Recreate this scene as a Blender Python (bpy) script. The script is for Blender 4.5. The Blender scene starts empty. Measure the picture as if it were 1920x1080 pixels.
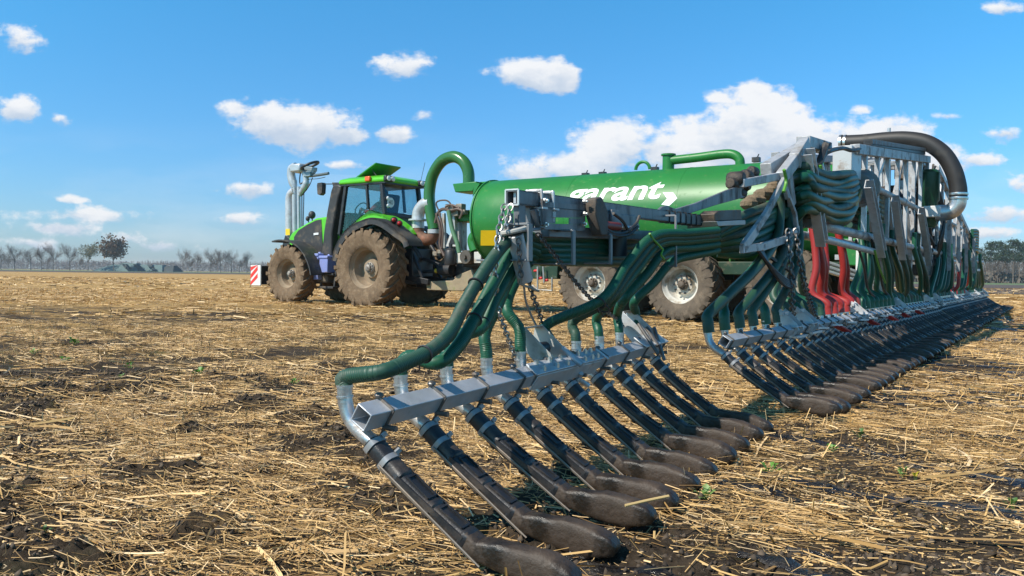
import bpy, bmesh, math, random
import numpy as np
from mathutils import Vector, Matrix
random.seed(7); NR=np.random.RandomState(11)
S=bpy.context.scene; C=S.collection
R=math.radians
# ------------------------------------------------------------------ camera
F=1493.33; CAMH=0.83; PITCH=math.atan(25/F); ROLL=R(0.73)
cam=bpy.data.cameras.new('camera'); cam.sensor_width=36; cam.lens=28; cam.clip_start=.05; cam.clip_end=9000
co=bpy.data.objects.new('camera',cam); C.objects.link(co); S.camera=co
co.location=(0,0,CAMH)
co.matrix_world=Matrix.Translation((0,0,CAMH))@Matrix.Rotation(R(90)-PITCH,4,'X')@Matrix.Rotation(ROLL,4,'Z')
cam.dof.use_dof=False
# ------------------------------------------------------------------ light
SUN_EL=R(46); SH=Vector((.845,.535,0)).normalized()           # horizontal way the light travels
ld=bpy.data.lights.new('sun','SUN'); ld.energy=5.0; ld.angle=R(.5); ld.color=(1,.93,.82)
lo=bpy.data.objects.new('sun',ld); C.objects.link(lo)
tv=Vector((SH.x*math.cos(SUN_EL),SH.y*math.cos(SUN_EL),-math.sin(SUN_EL)))
lo.rotation_euler=tv.to_track_quat('-Z','Y').to_euler()
S.view_settings.view_transform='Standard'; S.view_settings.look='None'; S.view_settings.exposure=0.25; S.view_settings.gamma=1
# ------------------------------------------------------------------ frame: v = the way the machine trails, u = along the boom
A=R(34.5); EU=(math.sin(A),math.cos(A)); EV=(math.cos(A),-math.sin(A))
def ray(px,py):
    a=(px-960)/F; b=-(py-540)/F
    c,s=math.cos(ROLL),math.sin(ROLL); a,b=a*c-b*s,a*s+b*c
    cp,sp=math.cos(PITCH),math.sin(PITCH)
    return (a,cp+b*sp,b*cp-sp)
def toF(w): return (w[0]*EV[0]+w[1]*EV[1], w[0]*EU[0]+w[1]*EU[1], w[2])
def toW(p): return (p[0]*EV[0]+p[1]*EU[0], p[0]*EV[1]+p[1]*EU[1], p[2])
def PV(px,py,v):
    r=ray(px,py); k=v/(r[0]*EV[0]+r[1]*EV[1]); return toF((r[0]*k,r[1]*k,CAMH+r[2]*k))
def PU(px,py,u):
    r=ray(px,py); k=u/(r[0]*EU[0]+r[1]*EU[1]); return toF((r[0]*k,r[1]*k,CAMH+r[2]*k))
def GW(px,py,z=0):
    r=ray(px,py); k=(z-CAMH)/r[2]; return (r[0]*k,r[1]*k,z)
def PYW(px,py,Y):
    r=ray(px,py); k=Y/r[1]; return (r[0]*k,Y,CAMH+r[2]*k)
# ------------------------------------------------------------------ sky
W=bpy.data.worlds.new('World'); S.world=W; W.use_nodes=True
nt=W.node_tree; N=nt.nodes; L=nt.links
for n in list(N): N.remove(n)
def nd(t,tree=None,**k):
    n=(tree or nt).nodes.new(t)
    for a,b in k.items(): setattr(n,a,b)
    return n
def sky():
    STR=.085
    out=nd('ShaderNodeOutputWorld'); bg=nd('ShaderNodeBackground'); bg.inputs[1].default_value=STR
    L.new(bg.outputs[0],out.inputs[0])
    st=nd('ShaderNodeTexSky',sky_type='NISHITA'); st.sun_disc=False; st.sun_elevation=SUN_EL
    st.sun_rotation=math.atan2(-SH.x,-SH.y); st.altitude=0; st.air_density=1.0; st.dust_density=.45; st.ozone_density=2.2
    hs=nd('ShaderNodeHueSaturation'); hs.inputs['Saturation'].default_value=1.12; hs.inputs['Value'].default_value=1.12
    L.new(st.outputs[0],hs.inputs['Color'])
    tc=nd('ShaderNodeTexCoord'); sep=nd('ShaderNodeSeparateXYZ'); L.new(tc.outputs['Generated'],sep.inputs[0])
    def ma(op,a,b=None,c=None,clamp=False):
        n=nd('ShaderNodeMath',operation=op); n.use_clamp=clamp
        for i,x in enumerate((a,b,c)):
            if x is None: continue
            if isinstance(x,(int,float)): n.inputs[i].default_value=x
            else: L.new(x,n.inputs[i])
        return n.outputs[0]
    yy=ma('MAXIMUM',sep.outputs['Y'],.08)
    cb=nd('ShaderNodeCombineXYZ'); L.new(ma('DIVIDE',sep.outputs['X'],yy),cb.inputs[0]); L.new(ma('DIVIDE',sep.outputs['Z'],yy),cb.inputs[1])
    P=cb.outputs[0]
    def noise(scale,detail,rough,sx=1,sy=1.5,off=0):
        mp=nd('ShaderNodeMapping'); mp.inputs['Scale'].default_value=(sx,sy,1); mp.inputs['Location'].default_value=(off,off*.7,0); L.new(P,mp.inputs[0])
        n=nd('ShaderNodeTexNoise'); n.inputs['Scale'].default_value=scale; n.inputs['Detail'].default_value=detail; n.inputs['Roughness'].default_value=rough
        L.new(mp.outputs[0],n.inputs['Vector']); return n.outputs['Fac']
    n1=noise(16,7,.6); n2=noise(55,5,.6,off=3.1)
    nz=ma('ADD',ma('MULTIPLY',ma('SUBTRACT',n1,.5),2.2),ma('MULTIPLY',ma('SUBTRACT',n2,.5),.85))
    # (x, y, half width, half height in photo pixels, strength)
    CL=[(1005,142,95,34,1.0),(1050,140,48,36,1.0),(565,238,125,44,1.05),(640,252,62,26,.9),(500,225,62,38,.95),(448,203,44,24,.62),(738,252,42,20,.8),
        (36,207,50,32,.95),(30,72,62,30,.5),(762,124,66,24,.42),(800,218,30,18,.3),
        (468,357,62,20,.75),(448,411,46,14,.6),(150,404,115,20,.6),(110,428,85,18,.45),(240,445,56,18,.5),(310,460,60,16,.5),(60,455,65,14,.4),
        (1155,280,95,60,1.0),(1085,314,145,38,.8),(1232,284,85,40,.75),(1415,236,100,74,1.1),(1375,272,140,68,.95),(1490,262,105,60,1.0),(1665,250,92,40,.9),(1580,278,120,52,.9),(1300,318,180,28,.4),(1000,325,85,28,.7),(1720,300,120,40,.4),
        (1835,300,52,15,.6),(1420,168,40,20,.45),(1345,184,30,13,.4),(1620,207,32,10,.4),(1880,15,46,14,.32),(1890,250,46,16,.42),(1910,350,50,26,.5),(1880,400,75,20,.36),(1860,437,50,12,.34),(130,374,34,9,.4),(650,310,44,11,.4),(105,222,28,15,.3),(1775,218,30,9,.3)]
    m=None; num=None; den=None
    for (x,y,w,h,s) in CL:
        r=ray(x,y); cx,cy=r[0]/r[1],r[2]/r[1]; w=w*1.12/F; h=h*1.12/F
        v=nd('ShaderNodeVectorMath',operation='MULTIPLY_ADD'); L.new(P,v.inputs[0]); v.inputs[1].default_value=(1/w,1/h,0); v.inputs[2].default_value=(-cx/w,-cy/h,0)
        ln=nd('ShaderNodeVectorMath',operation='LENGTH'); L.new(v.outputs[0],ln.inputs[0])
        s=s+.16 if s<.5 else s; d=ma('MULTIPLY_ADD',ln.outputs['Value'],-s,s)
        m=d if m is None else ma('MAXIMUM',m,d)
        wgt=ma('MAXIMUM',ma('ADD',d,.25),0.0)
        sp=nd('ShaderNodeSeparateXYZ'); L.new(v.outputs[0],sp.inputs[0])
        t=ma('MULTIPLY',wgt,sp.outputs['Y'])
        num=t if num is None else ma('ADD',num,t); den=wgt if den is None else ma('ADD',den,wgt)
    hgt=ma('DIVIDE',num,ma('ADD',den,.02))
    dens=ma('ADD',ma('MULTIPLY',m,1.35),nz)
    mr=nd('ShaderNodeMapRange',interpolation_type='SMOOTHSTEP'); L.new(dens,mr.inputs[0]); mr.inputs[1].default_value=.06; mr.inputs[2].default_value=.62
    # faint veil everywhere near the horizon
    veil=noise(5,5,.55,1,4,7.7)
    vz=nd('ShaderNodeMapRange'); L.new(cb.outputs[0],nd('ShaderNodeSeparateXYZ').inputs[0])
    s2=nd('ShaderNodeSeparateXYZ'); L.new(P,s2.inputs[0])
    vf=nd('ShaderNodeMapRange'); L.new(s2.outputs['Y'],vf.inputs[0]); vf.inputs[1].default_value=.19; vf.inputs[2].default_value=.0; vf.inputs[3].default_value=0; vf.inputs[4].default_value=.42
    ve=ma('MULTIPLY',ma('MULTIPLY',ma('SUBTRACT',veil,.42,clamp=True),3.0,clamp=True),vf.outputs[0])
    cov=ma('MAXIMUM',ma('MULTIPLY',mr.outputs[0],.97),ve)
    sh=nd('ShaderNodeMapRange',interpolation_type='SMOOTHSTEP'); L.new(ma('ADD',ma('ADD',hgt,ma('MULTIPLY',nz,.9)),ma('MULTIPLY',m,-.2)),sh.inputs[0]); sh.inputs[1].default_value=-.75; sh.inputs[2].default_value=.35
    cc=nd('ShaderNodeMix',data_type='RGBA'); L.new(sh.outputs[0],cc.inputs['Factor'])
    k=.84/STR; cc.inputs[6].default_value=(.56*k,.66*k,.80*k,1); cc.inputs[7].default_value=(.95*k,.96*k,.98*k,1)
    # the blue: richer overhead, paler low down
    zc=nd('ShaderNodeMapRange'); L.new(s2.outputs['Y'],zc.inputs[0]); zc.inputs[1].default_value=0; zc.inputs[2].default_value=.36
    rp=nd('ShaderNodeMix',data_type='RGBA'); L.new(zc.outputs[0],rp.inputs['Factor']); rp.inputs[6].default_value=(.70,.90,1.30,1); rp.inputs[7].default_value=(.55,1.46,1.72,1)
    tint=nd('ShaderNodeMix',data_type='RGBA',blend_type='MULTIPLY'); tint.inputs['Factor'].default_value=1; L.new(hs.outputs[0],tint.inputs[6]); L.new(rp.outputs[2],tint.inputs[7])
    hi=nd('ShaderNodeMapRange'); L.new(sep.outputs['Z'],hi.inputs[0]); hi.inputs[1].default_value=.36; hi.inputs[2].default_value=.85; hi.inputs[3].default_value=1; hi.inputs[4].default_value=.55
    dz=nd('ShaderNodeVectorMath',operation='SCALE'); L.new(tint.outputs[2],dz.inputs[0]); L.new(hi.outputs[0],dz.inputs['Scale'])
    mx=nd('ShaderNodeMix',data_type='RGBA'); L.new(cov,mx.inputs['Factor']); L.new(dz.outputs[0],mx.inputs[6]); L.new(cc.outputs[2],mx.inputs[7])
    L.new(mx.outputs[2],bg.inputs[0])
    W.cycles.sampling_method='MANUAL'; W.cycles.sample_map_resolution=512
sky()
# ------------------------------------------------------------------ materials
MAT={}
def M(name,base,rough=.5,metal=0.0,var=.15,vscale=4,dirt=None,damt=.0,dscale=3.0,drough=.9,bump=0.0,bscale=60,stretch=(1,1,1),spec=.5,island=0.0,backlight=0.0):
    if name in MAT: return MAT[name]
    m=bpy.data.materials.new(name); m.use_nodes=True; t=m.node_tree; b=t.nodes['Principled BSDF']; l=t.links
    b.inputs['Roughness'].default_value=rough; b.inputs['Metallic'].default_value=metal; b.inputs['Specular IOR Level'].default_value=spec
    tc=nd('ShaderNodeTexCoord',t); mp=nd('ShaderNodeMapping',t); mp.inputs['Scale'].default_value=stretch; l.new(tc.outputs['Object'],mp.inputs[0])
    def noise(sc,det=6,r=.6):
        n=nd('ShaderNodeTexNoise',t); n.inputs['Scale'].default_value=sc; n.inputs['Detail'].default_value=det; n.inputs['Roughness'].default_value=r; l.new(mp.outputs[0],n.inputs['Vector']); return n.outputs['Fac']
    n=noise(vscale)
    r=nd('ShaderNodeMapRange',t); l.new(n,r.inputs[0]); r.inputs[1].default_value=.25; r.inputs[2].default_value=.75; r.inputs[3].default_value=1-var; r.inputs[4].default_value=1+var
    fac=r.outputs[0]
    if island:
        g=nd('ShaderNodeNewGeometry',t); r2=nd('ShaderNodeMapRange',t); l.new(g.outputs['Random Per Island'],r2.inputs[0]); r2.inputs[3].default_value=1-island; r2.inputs[4].default_value=1+island
        mm=nd('ShaderNodeMath',t,operation='MULTIPLY'); l.new(fac,mm.inputs[0]); l.new(r2.outputs[0],mm.inputs[1]); fac=mm.outputs[0]
    v=nd('ShaderNodeVectorMath',t,operation='SCALE'); v.inputs[0].default_value=base[:3]; l.new(fac,v.inputs['Scale'])
    col=v.outputs[0]
    if dirt:
        dn=noise(dscale,8,.68); dr=nd('ShaderNodeMapRange',t); l.new(dn,dr.inputs[0]); c=.5+(.5-damt)*.55; dr.inputs[1].default_value=c-.08; dr.inputs[2].default_value=c+.10
        dn2=noise(dscale*9,5,.7); dv=nd('ShaderNodeVectorMath',t,operation='SCALE'); dv.inputs[0].default_value=dirt[:3]
        d3=nd('ShaderNodeMapRange',t); l.new(dn2,d3.inputs[0]); d3.inputs[1].default_value=.3; d3.inputs[2].default_value=.7; d3.inputs[3].default_value=.65; d3.inputs[4].default_value=1.3; l.new(d3.outputs[0],dv.inputs['Scale'])
        mx=nd('ShaderNodeMix',t,data_type='RGBA'); l.new(dr.outputs[0],mx.inputs['Factor']); l.new(col,mx.inputs[6]); l.new(dv.outputs[0],mx.inputs[7]); col=mx.outputs[2]
        rr=nd('ShaderNodeMapRange',t); l.new(dr.outputs[0],rr.inputs[0]); rr.inputs[3].default_value=rough; rr.inputs[4].default_value=drough; l.new(rr.outputs[0],b.inputs['Roughness'])
        if metal:
            r4=nd('ShaderNodeMapRange',t); l.new(dr.outputs[0],r4.inputs[0]); r4.inputs[3].default_value=metal; r4.inputs[4].default_value=0; l.new(r4.outputs[0],b.inputs['Metallic'])
    l.new(col,b.inputs['Base Color'])
    if bump:
        bn=noise(bscale,5,.65); bp=nd('ShaderNodeBump',t); bp.inputs['Strength'].default_value=bump; bp.inputs['Distance'].default_value=.02; l.new(bn,bp.inputs['Height']); l.new(bp.outputs[0],b.inputs['Normal'])
    if backlight:
        tr=nd('ShaderNodeBsdfTranslucent',t); l.new(col,tr.inputs[0]); ms=nd('ShaderNodeMixShader',t); ms.inputs[0].default_value=backlight
        o=t.nodes['Material Output']; l.new(b.outputs[0],ms.inputs[1]); l.new(tr.outputs[0],ms.inputs[2]); l.new(ms.outputs[0],o.inputs[0])
    MAT[name]=m; return m
MUD=(.20,.135,.085); WET=(.05,.038,.028)
galv=lambda: M('galvanised steel',(.50,.51,.52),.45,.35,.22,9,MUD,.2,5,bump=.15,bscale=30)
galvd=lambda: M('dark weathered steel',(.19,.195,.205),.5,.35,.3,10,WET,.3,6,bump=.15,bscale=25,stretch=(1,1,.3))
galvw=lambda: M('dull galvanised steel',(.40,.40,.405),.5,.22,.3,7,(.13,.105,.08),.34,5,bump=.2,bscale=25)
steel=lambda: M('bare pipe steel',(.55,.55,.55),.34,.85,.25,12,(.25,.21,.17),.35,7,.6,bump=.1)
blackst=lambda: M('black painted steel',(.022,.022,.024),.45,0,.3,8,MUD,.18,4)
rubber=lambda: M('black rubber',(.022,.022,.024),.42,0,.35,14,(.085,.062,.045),.36,7,.6,bump=.15,bscale=90)
rubberw=lambda: M('mud caked rubber',(.058,.039,.026),.62,0,.35,9,(.018,.013,.009),.5,8,.3,bump=.3,bscale=55)
hoseg=lambda: M('green hose',(.008,.080,.040),.46,0,.2,5,(.10,.085,.06),.12,6,.85,bump=.05)
hosed=lambda: M('dusty green hose',(.018,.066,.040),.52,0,.25,4,(.10,.095,.07),.35,5,.85,bump=.05)
hoser=lambda: M('red hose',(.33,.024,.02),.45,0,.15,5,(.20,.10,.07),.2,5)
hoseb=lambda: M('black hose',(.028,.028,.028),.5,0,.3,5,(.12,.10,.08),.35,4)
tgreen=lambda: M('tank green paint',(.019,.170,.032),.40,0,.16,1.2,(.12,.24,.07),.2,9,.7,spec=.42)
lgreen=lambda: M('light green paint',(.10,.50,.02),.3,0,.08,3,MUD,.12,3)
dgreen=lambda: M('mid green paint',(.02,.22,.03),.35,0,.15,3,(.16,.14,.07),.3,3)
plast=lambda: M('dusty black plastic',(.035,.034,.034),.55,0,.25,5,(.15,.115,.08),.34,2.5)
mudty=lambda: M('mud coated tyre',(.150,.098,.056),.9,0,.32,6,(.235,.165,.10),.38,9,bump=.6,bscale=26)
mudty2=lambda: M('dusty tyre',(.105,.078,.054),.85,0,.28,6,(.17,.128,.088),.42,5,bump=.3,bscale=26)
white=lambda: M('white paint',(.72,.72,.70),.45,0,.06,3,MUD,.2,3)
glass=None
def make_glass():
    m=bpy.data.materials.new('tinted glass'); m.use_nodes=True; t=m.node_tree; t.nodes.remove(t.nodes['Principled BSDF'])
    tr=nd('ShaderNodeBsdfTransparent',t); tr.inputs[0].default_value=(.76,.84,.86,1); gl=nd('ShaderNodeBsdfGlossy',t); gl.inputs['Roughness'].default_value=.02
    mx=nd('ShaderNodeMixShader',t); mx.inputs[0].default_value=.055
    t.links.new(tr.outputs[0],mx.inputs[1]); t.links.new(gl.outputs[0],mx.inputs[2]); t.links.new(mx.outputs[0],t.nodes['Material Output'].inputs[0])
    return m
glass=make_glass()
# ------------------------------------------------------------------ building blocks (coordinates v,u,z)
ORIG={}
def thing(name,label,cat,base=(0,0,0),group=None,local=False,yaw=0.0):
    o=bpy.data.objects.new(name,None); C.objects.link(o); o.empty_display_size=.2
    o.location=toW(base); o.rotation_euler=(0,0,-A+yaw); o['label']=label; o['category']=cat
    if group: o['group']=group
    ORIG[o]=Vector((0,0,0)) if local else Vector(base); return o
def tag(o,label,cat,group=None):
    o['label']=label; o['category']=cat
    if group: o['group']=group
    return o
def frame_of(path):
    n=len(path); T=[]
    for i in range(n):
        a=path[max(i-1,0)]; b=path[min(i+1,n-1)]; d=(b-a)
        T.append(d.normalized() if d.length>1e-9 else Vector((0,0,1)))
    up=Vector((0,0,1)) if abs(T[0].z)<.9 else Vector((1,0,0))
    s=T[0].cross(up).normalized(); fr=[]
    for t in T:
        s=(s-t*s.dot(t)); s=s.normalized() if s.length>1e-6 else t.orthogonal().normalized()
        fr.append((s,s.cross(t).normalized()*-1))
    return T,fr
def spline(pts,n=8):
    P=[Vector(p) for p in pts]; out=[]
    Q=[P[0]*2-P[1]]+P+[P[-1]*2-P[-2]]
    for i in range(1,len(Q)-2):
        a,b,c,d=Q[i-1:i+3]
        for k in range(n):
            t=k/n; out.append(.5*((2*b)+(c-a)*t+(2*a-5*b+4*c-d)*t*t+(3*b-a-3*c+d)*t*t*t))
    out.append(P[-1]); return out
def resample(path,step):
    path=[Vector(p) for p in path]; out=[path[0]]; acc=0
    for a,b in zip(path,path[1:]):
        d=(b-a).length; x=step-acc
        while x<=d and d>0: out.append(a.lerp(b,x/d)); x+=step
        acc=d-(x-step)
    out.append(path[-1]); return out
EACH={'bolt','valve_block','hose_clamp','cable_tie','hydraulic_hose','hydraulic_block','coupler','pivot_joint','vent_valve','lever_arm','hydraulic_line','dried_mud','black_hose_loop','dashboard','eyes','hose_band','red_stripe','dark_panel','lamp_lens','side_guard','wheel_nut','apex_beam','inner_rail','feed_pipe','tail_panel','lamp_bar','fork_rod','cheek_plate','hinge_pin','lime_tie','red_clip','lattice_post','lattice_brace','upright_channel_x','end_bracket','hose_hook','hose_hanger','cable_carrier_x'}
class MB:
    def __init__(s): s.v=[]; s.f=[]; s.g=[]
    def add(s,vs,fs):
        o=len(s.v); k=len(s.f); s.v+= [Vector(p) for p in vs]; s.f+=[tuple(i+o for i in f) for f in fs]; s.g.append((o,len(s.v),k,len(s.f))); return s
    def hexa(s,p): return s.add(p,[(0,3,2,1),(4,5,6,7),(0,1,5,4),(1,2,6,5),(2,3,7,6),(3,0,4,7)])
    def box(s,a,b):
        (x0,y0,z0),(x1,y1,z1)=a,b
        return s.hexa([(x0,y0,z0),(x1,y0,z0),(x1,y1,z0),(x0,y1,z0),(x0,y0,z1),(x1,y0,z1),(x1,y1,z1),(x0,y1,z1)])
    def bar(s,p,q,w,h=None,up=(0,0,1)):
        h=h or w; p=Vector(p); q=Vector(q); t=(q-p).normalized(); up=Vector(up)
        if abs(t.dot(up))>.95: up=Vector((1,0,0)) if abs(t.x)<.9 else Vector((0,1,0))
        a=t.cross(up).normalized()*w/2; b=a.cross(t).normalized()*h/2
        return s.hexa([p-a-b,p+a-b,p+a+b,p-a+b,q-a-b,q+a-b,q+a+b,q-a+b])
    def chan(s,p,q,w,d,t=.008,up=(0,0,1)):   # open C channel, web w wide, flanges d deep toward 'up'
        p=Vector(p); q=Vector(q); T=(q-p).normalized(); up=Vector(up); a=T.cross(up).normalized(); b=a.cross(T).normalized()
        s.bar(p,q,w,t,up)
        for k in (-1,1): s.bar(p+a*k*(w/2-t/2)+b*(d/2+t/2),q+a*k*(w/2-t/2)+b*(d/2+t/2),t,d,up)
        return s
    def tube(s,path,r,n=8,cap=True,flat=1.0):
        path=[Vector(p) for p in path]; T,fr=frame_of(path); vs=[]; fs=[]
        for i,p in enumerate(path):
            rr=r[i] if isinstance(r,(list,tuple)) else r
            for k in range(n):
                a=2*math.pi*k/n; vs.append(p+fr[i][0]*math.cos(a)*rr+fr[i][1]*math.sin(a)*rr*flat)
        for i in range(len(path)-1):
            for k in range(n):
                k2=(k+1)%n; fs.append((i*n+k,i*n+k2,(i+1)*n+k2,(i+1)*n+k))
        if cap: fs.append(tuple(range(n-1,-1,-1))); fs.append(tuple((len(path)-1)*n+k for k in range(n)))
        return s.add(vs,fs)
    def ribbed(s,path,r,pitch=.009,depth=.0022,n=12):
        pts=resample(path,pitch/2); rr=[r+(depth if i%2 else 0) for i in range(len(pts))]
        return s.tube(pts,rr,n)
    def lathe(s,prof,c=(0,0,0),axis='Y',n=40,close=True):   # prof: (radius, along)
        vs=[]; fs=[]; c=Vector(c)
        for (r,a) in prof:
            for k in range(n):
                t=2*math.pi*k/n; x,y=math.cos(t)*r,math.sin(t)*r
                vs.append(c+(Vector((x,a,y)) if axis=='Y' else Vector((a,x,y)) if axis=='X' else Vector((x,y,a))))
        for i in range(len(prof)-1):
            for k in range(n):
                k2=(k+1)%n; fs.append((i*n+k,i*n+k2,(i+1)*n+k2,(i+1)*n+k))
        if close:
            if prof[0][0]>1e-6: fs.append(tuple(range(n)))
            if prof[-1][0]>1e-6: fs.append(tuple((len(prof)-1)*n+k for k in range(n)))
        return s.add(vs,fs)
    def prism(s,poly,ext):
        n=len(poly); e=Vector(ext); vs=[Vector(p) for p in poly]; vs+=[p+e for p in vs]
        fs=[tuple(range(n-1,-1,-1)),tuple(range(n,2*n))]+[(i,(i+1)%n,n+(i+1)%n,n+i) for i in range(n)]
        return s.add(vs,fs)
    def ell(s,c,r,n=12,m=8):
        c=Vector(c); r=Vector((r,r,r)) if isinstance(r,(int,float)) else Vector(r); vs=[]; fs=[]
        for i in range(m+1):
            p=math.pi*i/m
            for k in range(n):
                t=2*math.pi*k/n; vs.append(c+Vector((r.x*math.sin(p)*math.cos(t),r.y*math.sin(p)*math.sin(t),r.z*math.cos(p))))
        for i in range(m):
            for k in range(n): fs.append((i*n+k,(i+1)*n+k,(i+1)*n+(k+1)%n,i*n+(k+1)%n))
        return s.add(vs,fs)
    def loft(s,secs,n=16,e=2.6):   # secs: (center, half width along side, half height, tangent hint) ; superellipse sections in Y / normal plane
        path=[Vector(c[0]) for c in secs]; T,_=frame_of(path); vs=[]; fs=[]
        for (c,hw,hh),t in zip(secs,T):
            sd=Vector((0,1,0)); nn=sd.cross(t).normalized()*-1
            if nn.z<0: nn=-nn
            for k in range(n):
                a=2*math.pi*k/n; ca,sa=math.cos(a),math.sin(a)
                vs.append(Vector(c)+sd*hw*math.copysign(abs(ca)**(2/e),ca)+nn*hh*math.copysign(abs(sa)**(2/e),sa))
        for i in range(len(path)-1):
            for k in range(n): fs.append((i*n+k,i*n+(k+1)%n,(i+1)*n+(k+1)%n,(i+1)*n+k))
        fs.append(tuple(range(n-1,-1,-1))); fs.append(tuple((len(path)-1)*n+k for k in range(n)))
        return s.add(vs,fs)
    def build(s,name,mat,parent=None,smooth=True,bevel=0,ang=38,label=None):
        if name in EACH and len(s.g)>1:
            for a,e,f0,f1 in s.g:
                m=MB(); m.add(s.v[a:e],[tuple(i-a for i in f) for f in s.f[f0:f1]]); o=m.build(name,mat,parent,smooth,bevel,ang,label)
            return o
        me=bpy.data.meshes.new(name); o0=Vector((0,0,0)); root=parent
        while root is not None and root.parent is not None: root=root.parent
        if root is not None: o0=ORIG.get(root,o0)
        me.from_pydata([tuple(p-o0) for p in s.v],[],s.f); me.validate(); 
        bm=bmesh.new(); bm.from_mesh(me); bmesh.ops.recalc_face_normals(bm,faces=bm.faces); bm.to_mesh(me); bm.free()
        me.materials.append(mat)
        if smooth:
            me.polygons.foreach_set('use_smooth',[True]*len(me.polygons)); me.set_sharp_from_angle(angle=R(ang))
        o=bpy.data.objects.new(name,me); C.objects.link(o)
        if parent is not None: o.parent=parent
        if bevel:
            b=o.modifiers.new('bevel','BEVEL'); b.width=bevel; b.segments=2; b.limit_method='ANGLE'; b.angle_limit=R(40)
        if label: o['label']=label
        return o
def copy_tree(o,parent=None):
    c=o.copy(); C.objects.link(c)
    if parent is not None: c.parent=parent
    if o in ORIG: ORIG[c]=ORIG[o]
    for ch in list(o.children): copy_tree(ch,c)
    return c
def np_mesh(name,V,Q,mat,smooth=False):
    me=bpy.data.meshes.new(name); V=np.asarray(V,np.float32); Q=np.asarray(Q,np.int32); k=Q.shape[1]
    me.vertices.add(len(V)); me.vertices.foreach_set('co',V.ravel()); me.loops.add(Q.size); me.loops.foreach_set('vertex_index',Q.ravel())
    me.polygons.add(len(Q)); me.polygons.foreach_set('loop_start',np.arange(0,Q.size,k,dtype=np.int32)); me.polygons.foreach_set('loop_total',np.full(len(Q),k,np.int32))
    if smooth: me.polygons.foreach_set('use_smooth',np.ones(len(Q),bool))
    me.update(calc_edges=True); me.materials.append(mat)
    o=bpy.data.objects.new(name,me); C.objects.link(o); return o
# smooth value noise for the terrain
_T=NR.rand(256,256)
def vnoise(x,y):
    xi=np.floor(x).astype(int); yi=np.floor(y).astype(int); fx=x-xi; fy=y-yi; fx=fx*fx*(3-2*fx); fy=fy*fy*(3-2*fy)
    a=_T[xi%256,yi%256]; b=_T[(xi+1)%256,yi%256]; c=_T[xi%256,(yi+1)%256]; d=_T[(xi+1)%256,(yi+1)%256]
    return (a*(1-fx)+b*fx)*(1-fy)+(c*(1-fx)+d*fx)*fy
def fbm(x,y,o=4):
    s=0; a=.5; t=0
    for i in range(o): s=s+a*vnoise(x*2**i+i*17.3,y*2**i+i*9.1); t+=a; a*=.5
    return s/t
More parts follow.
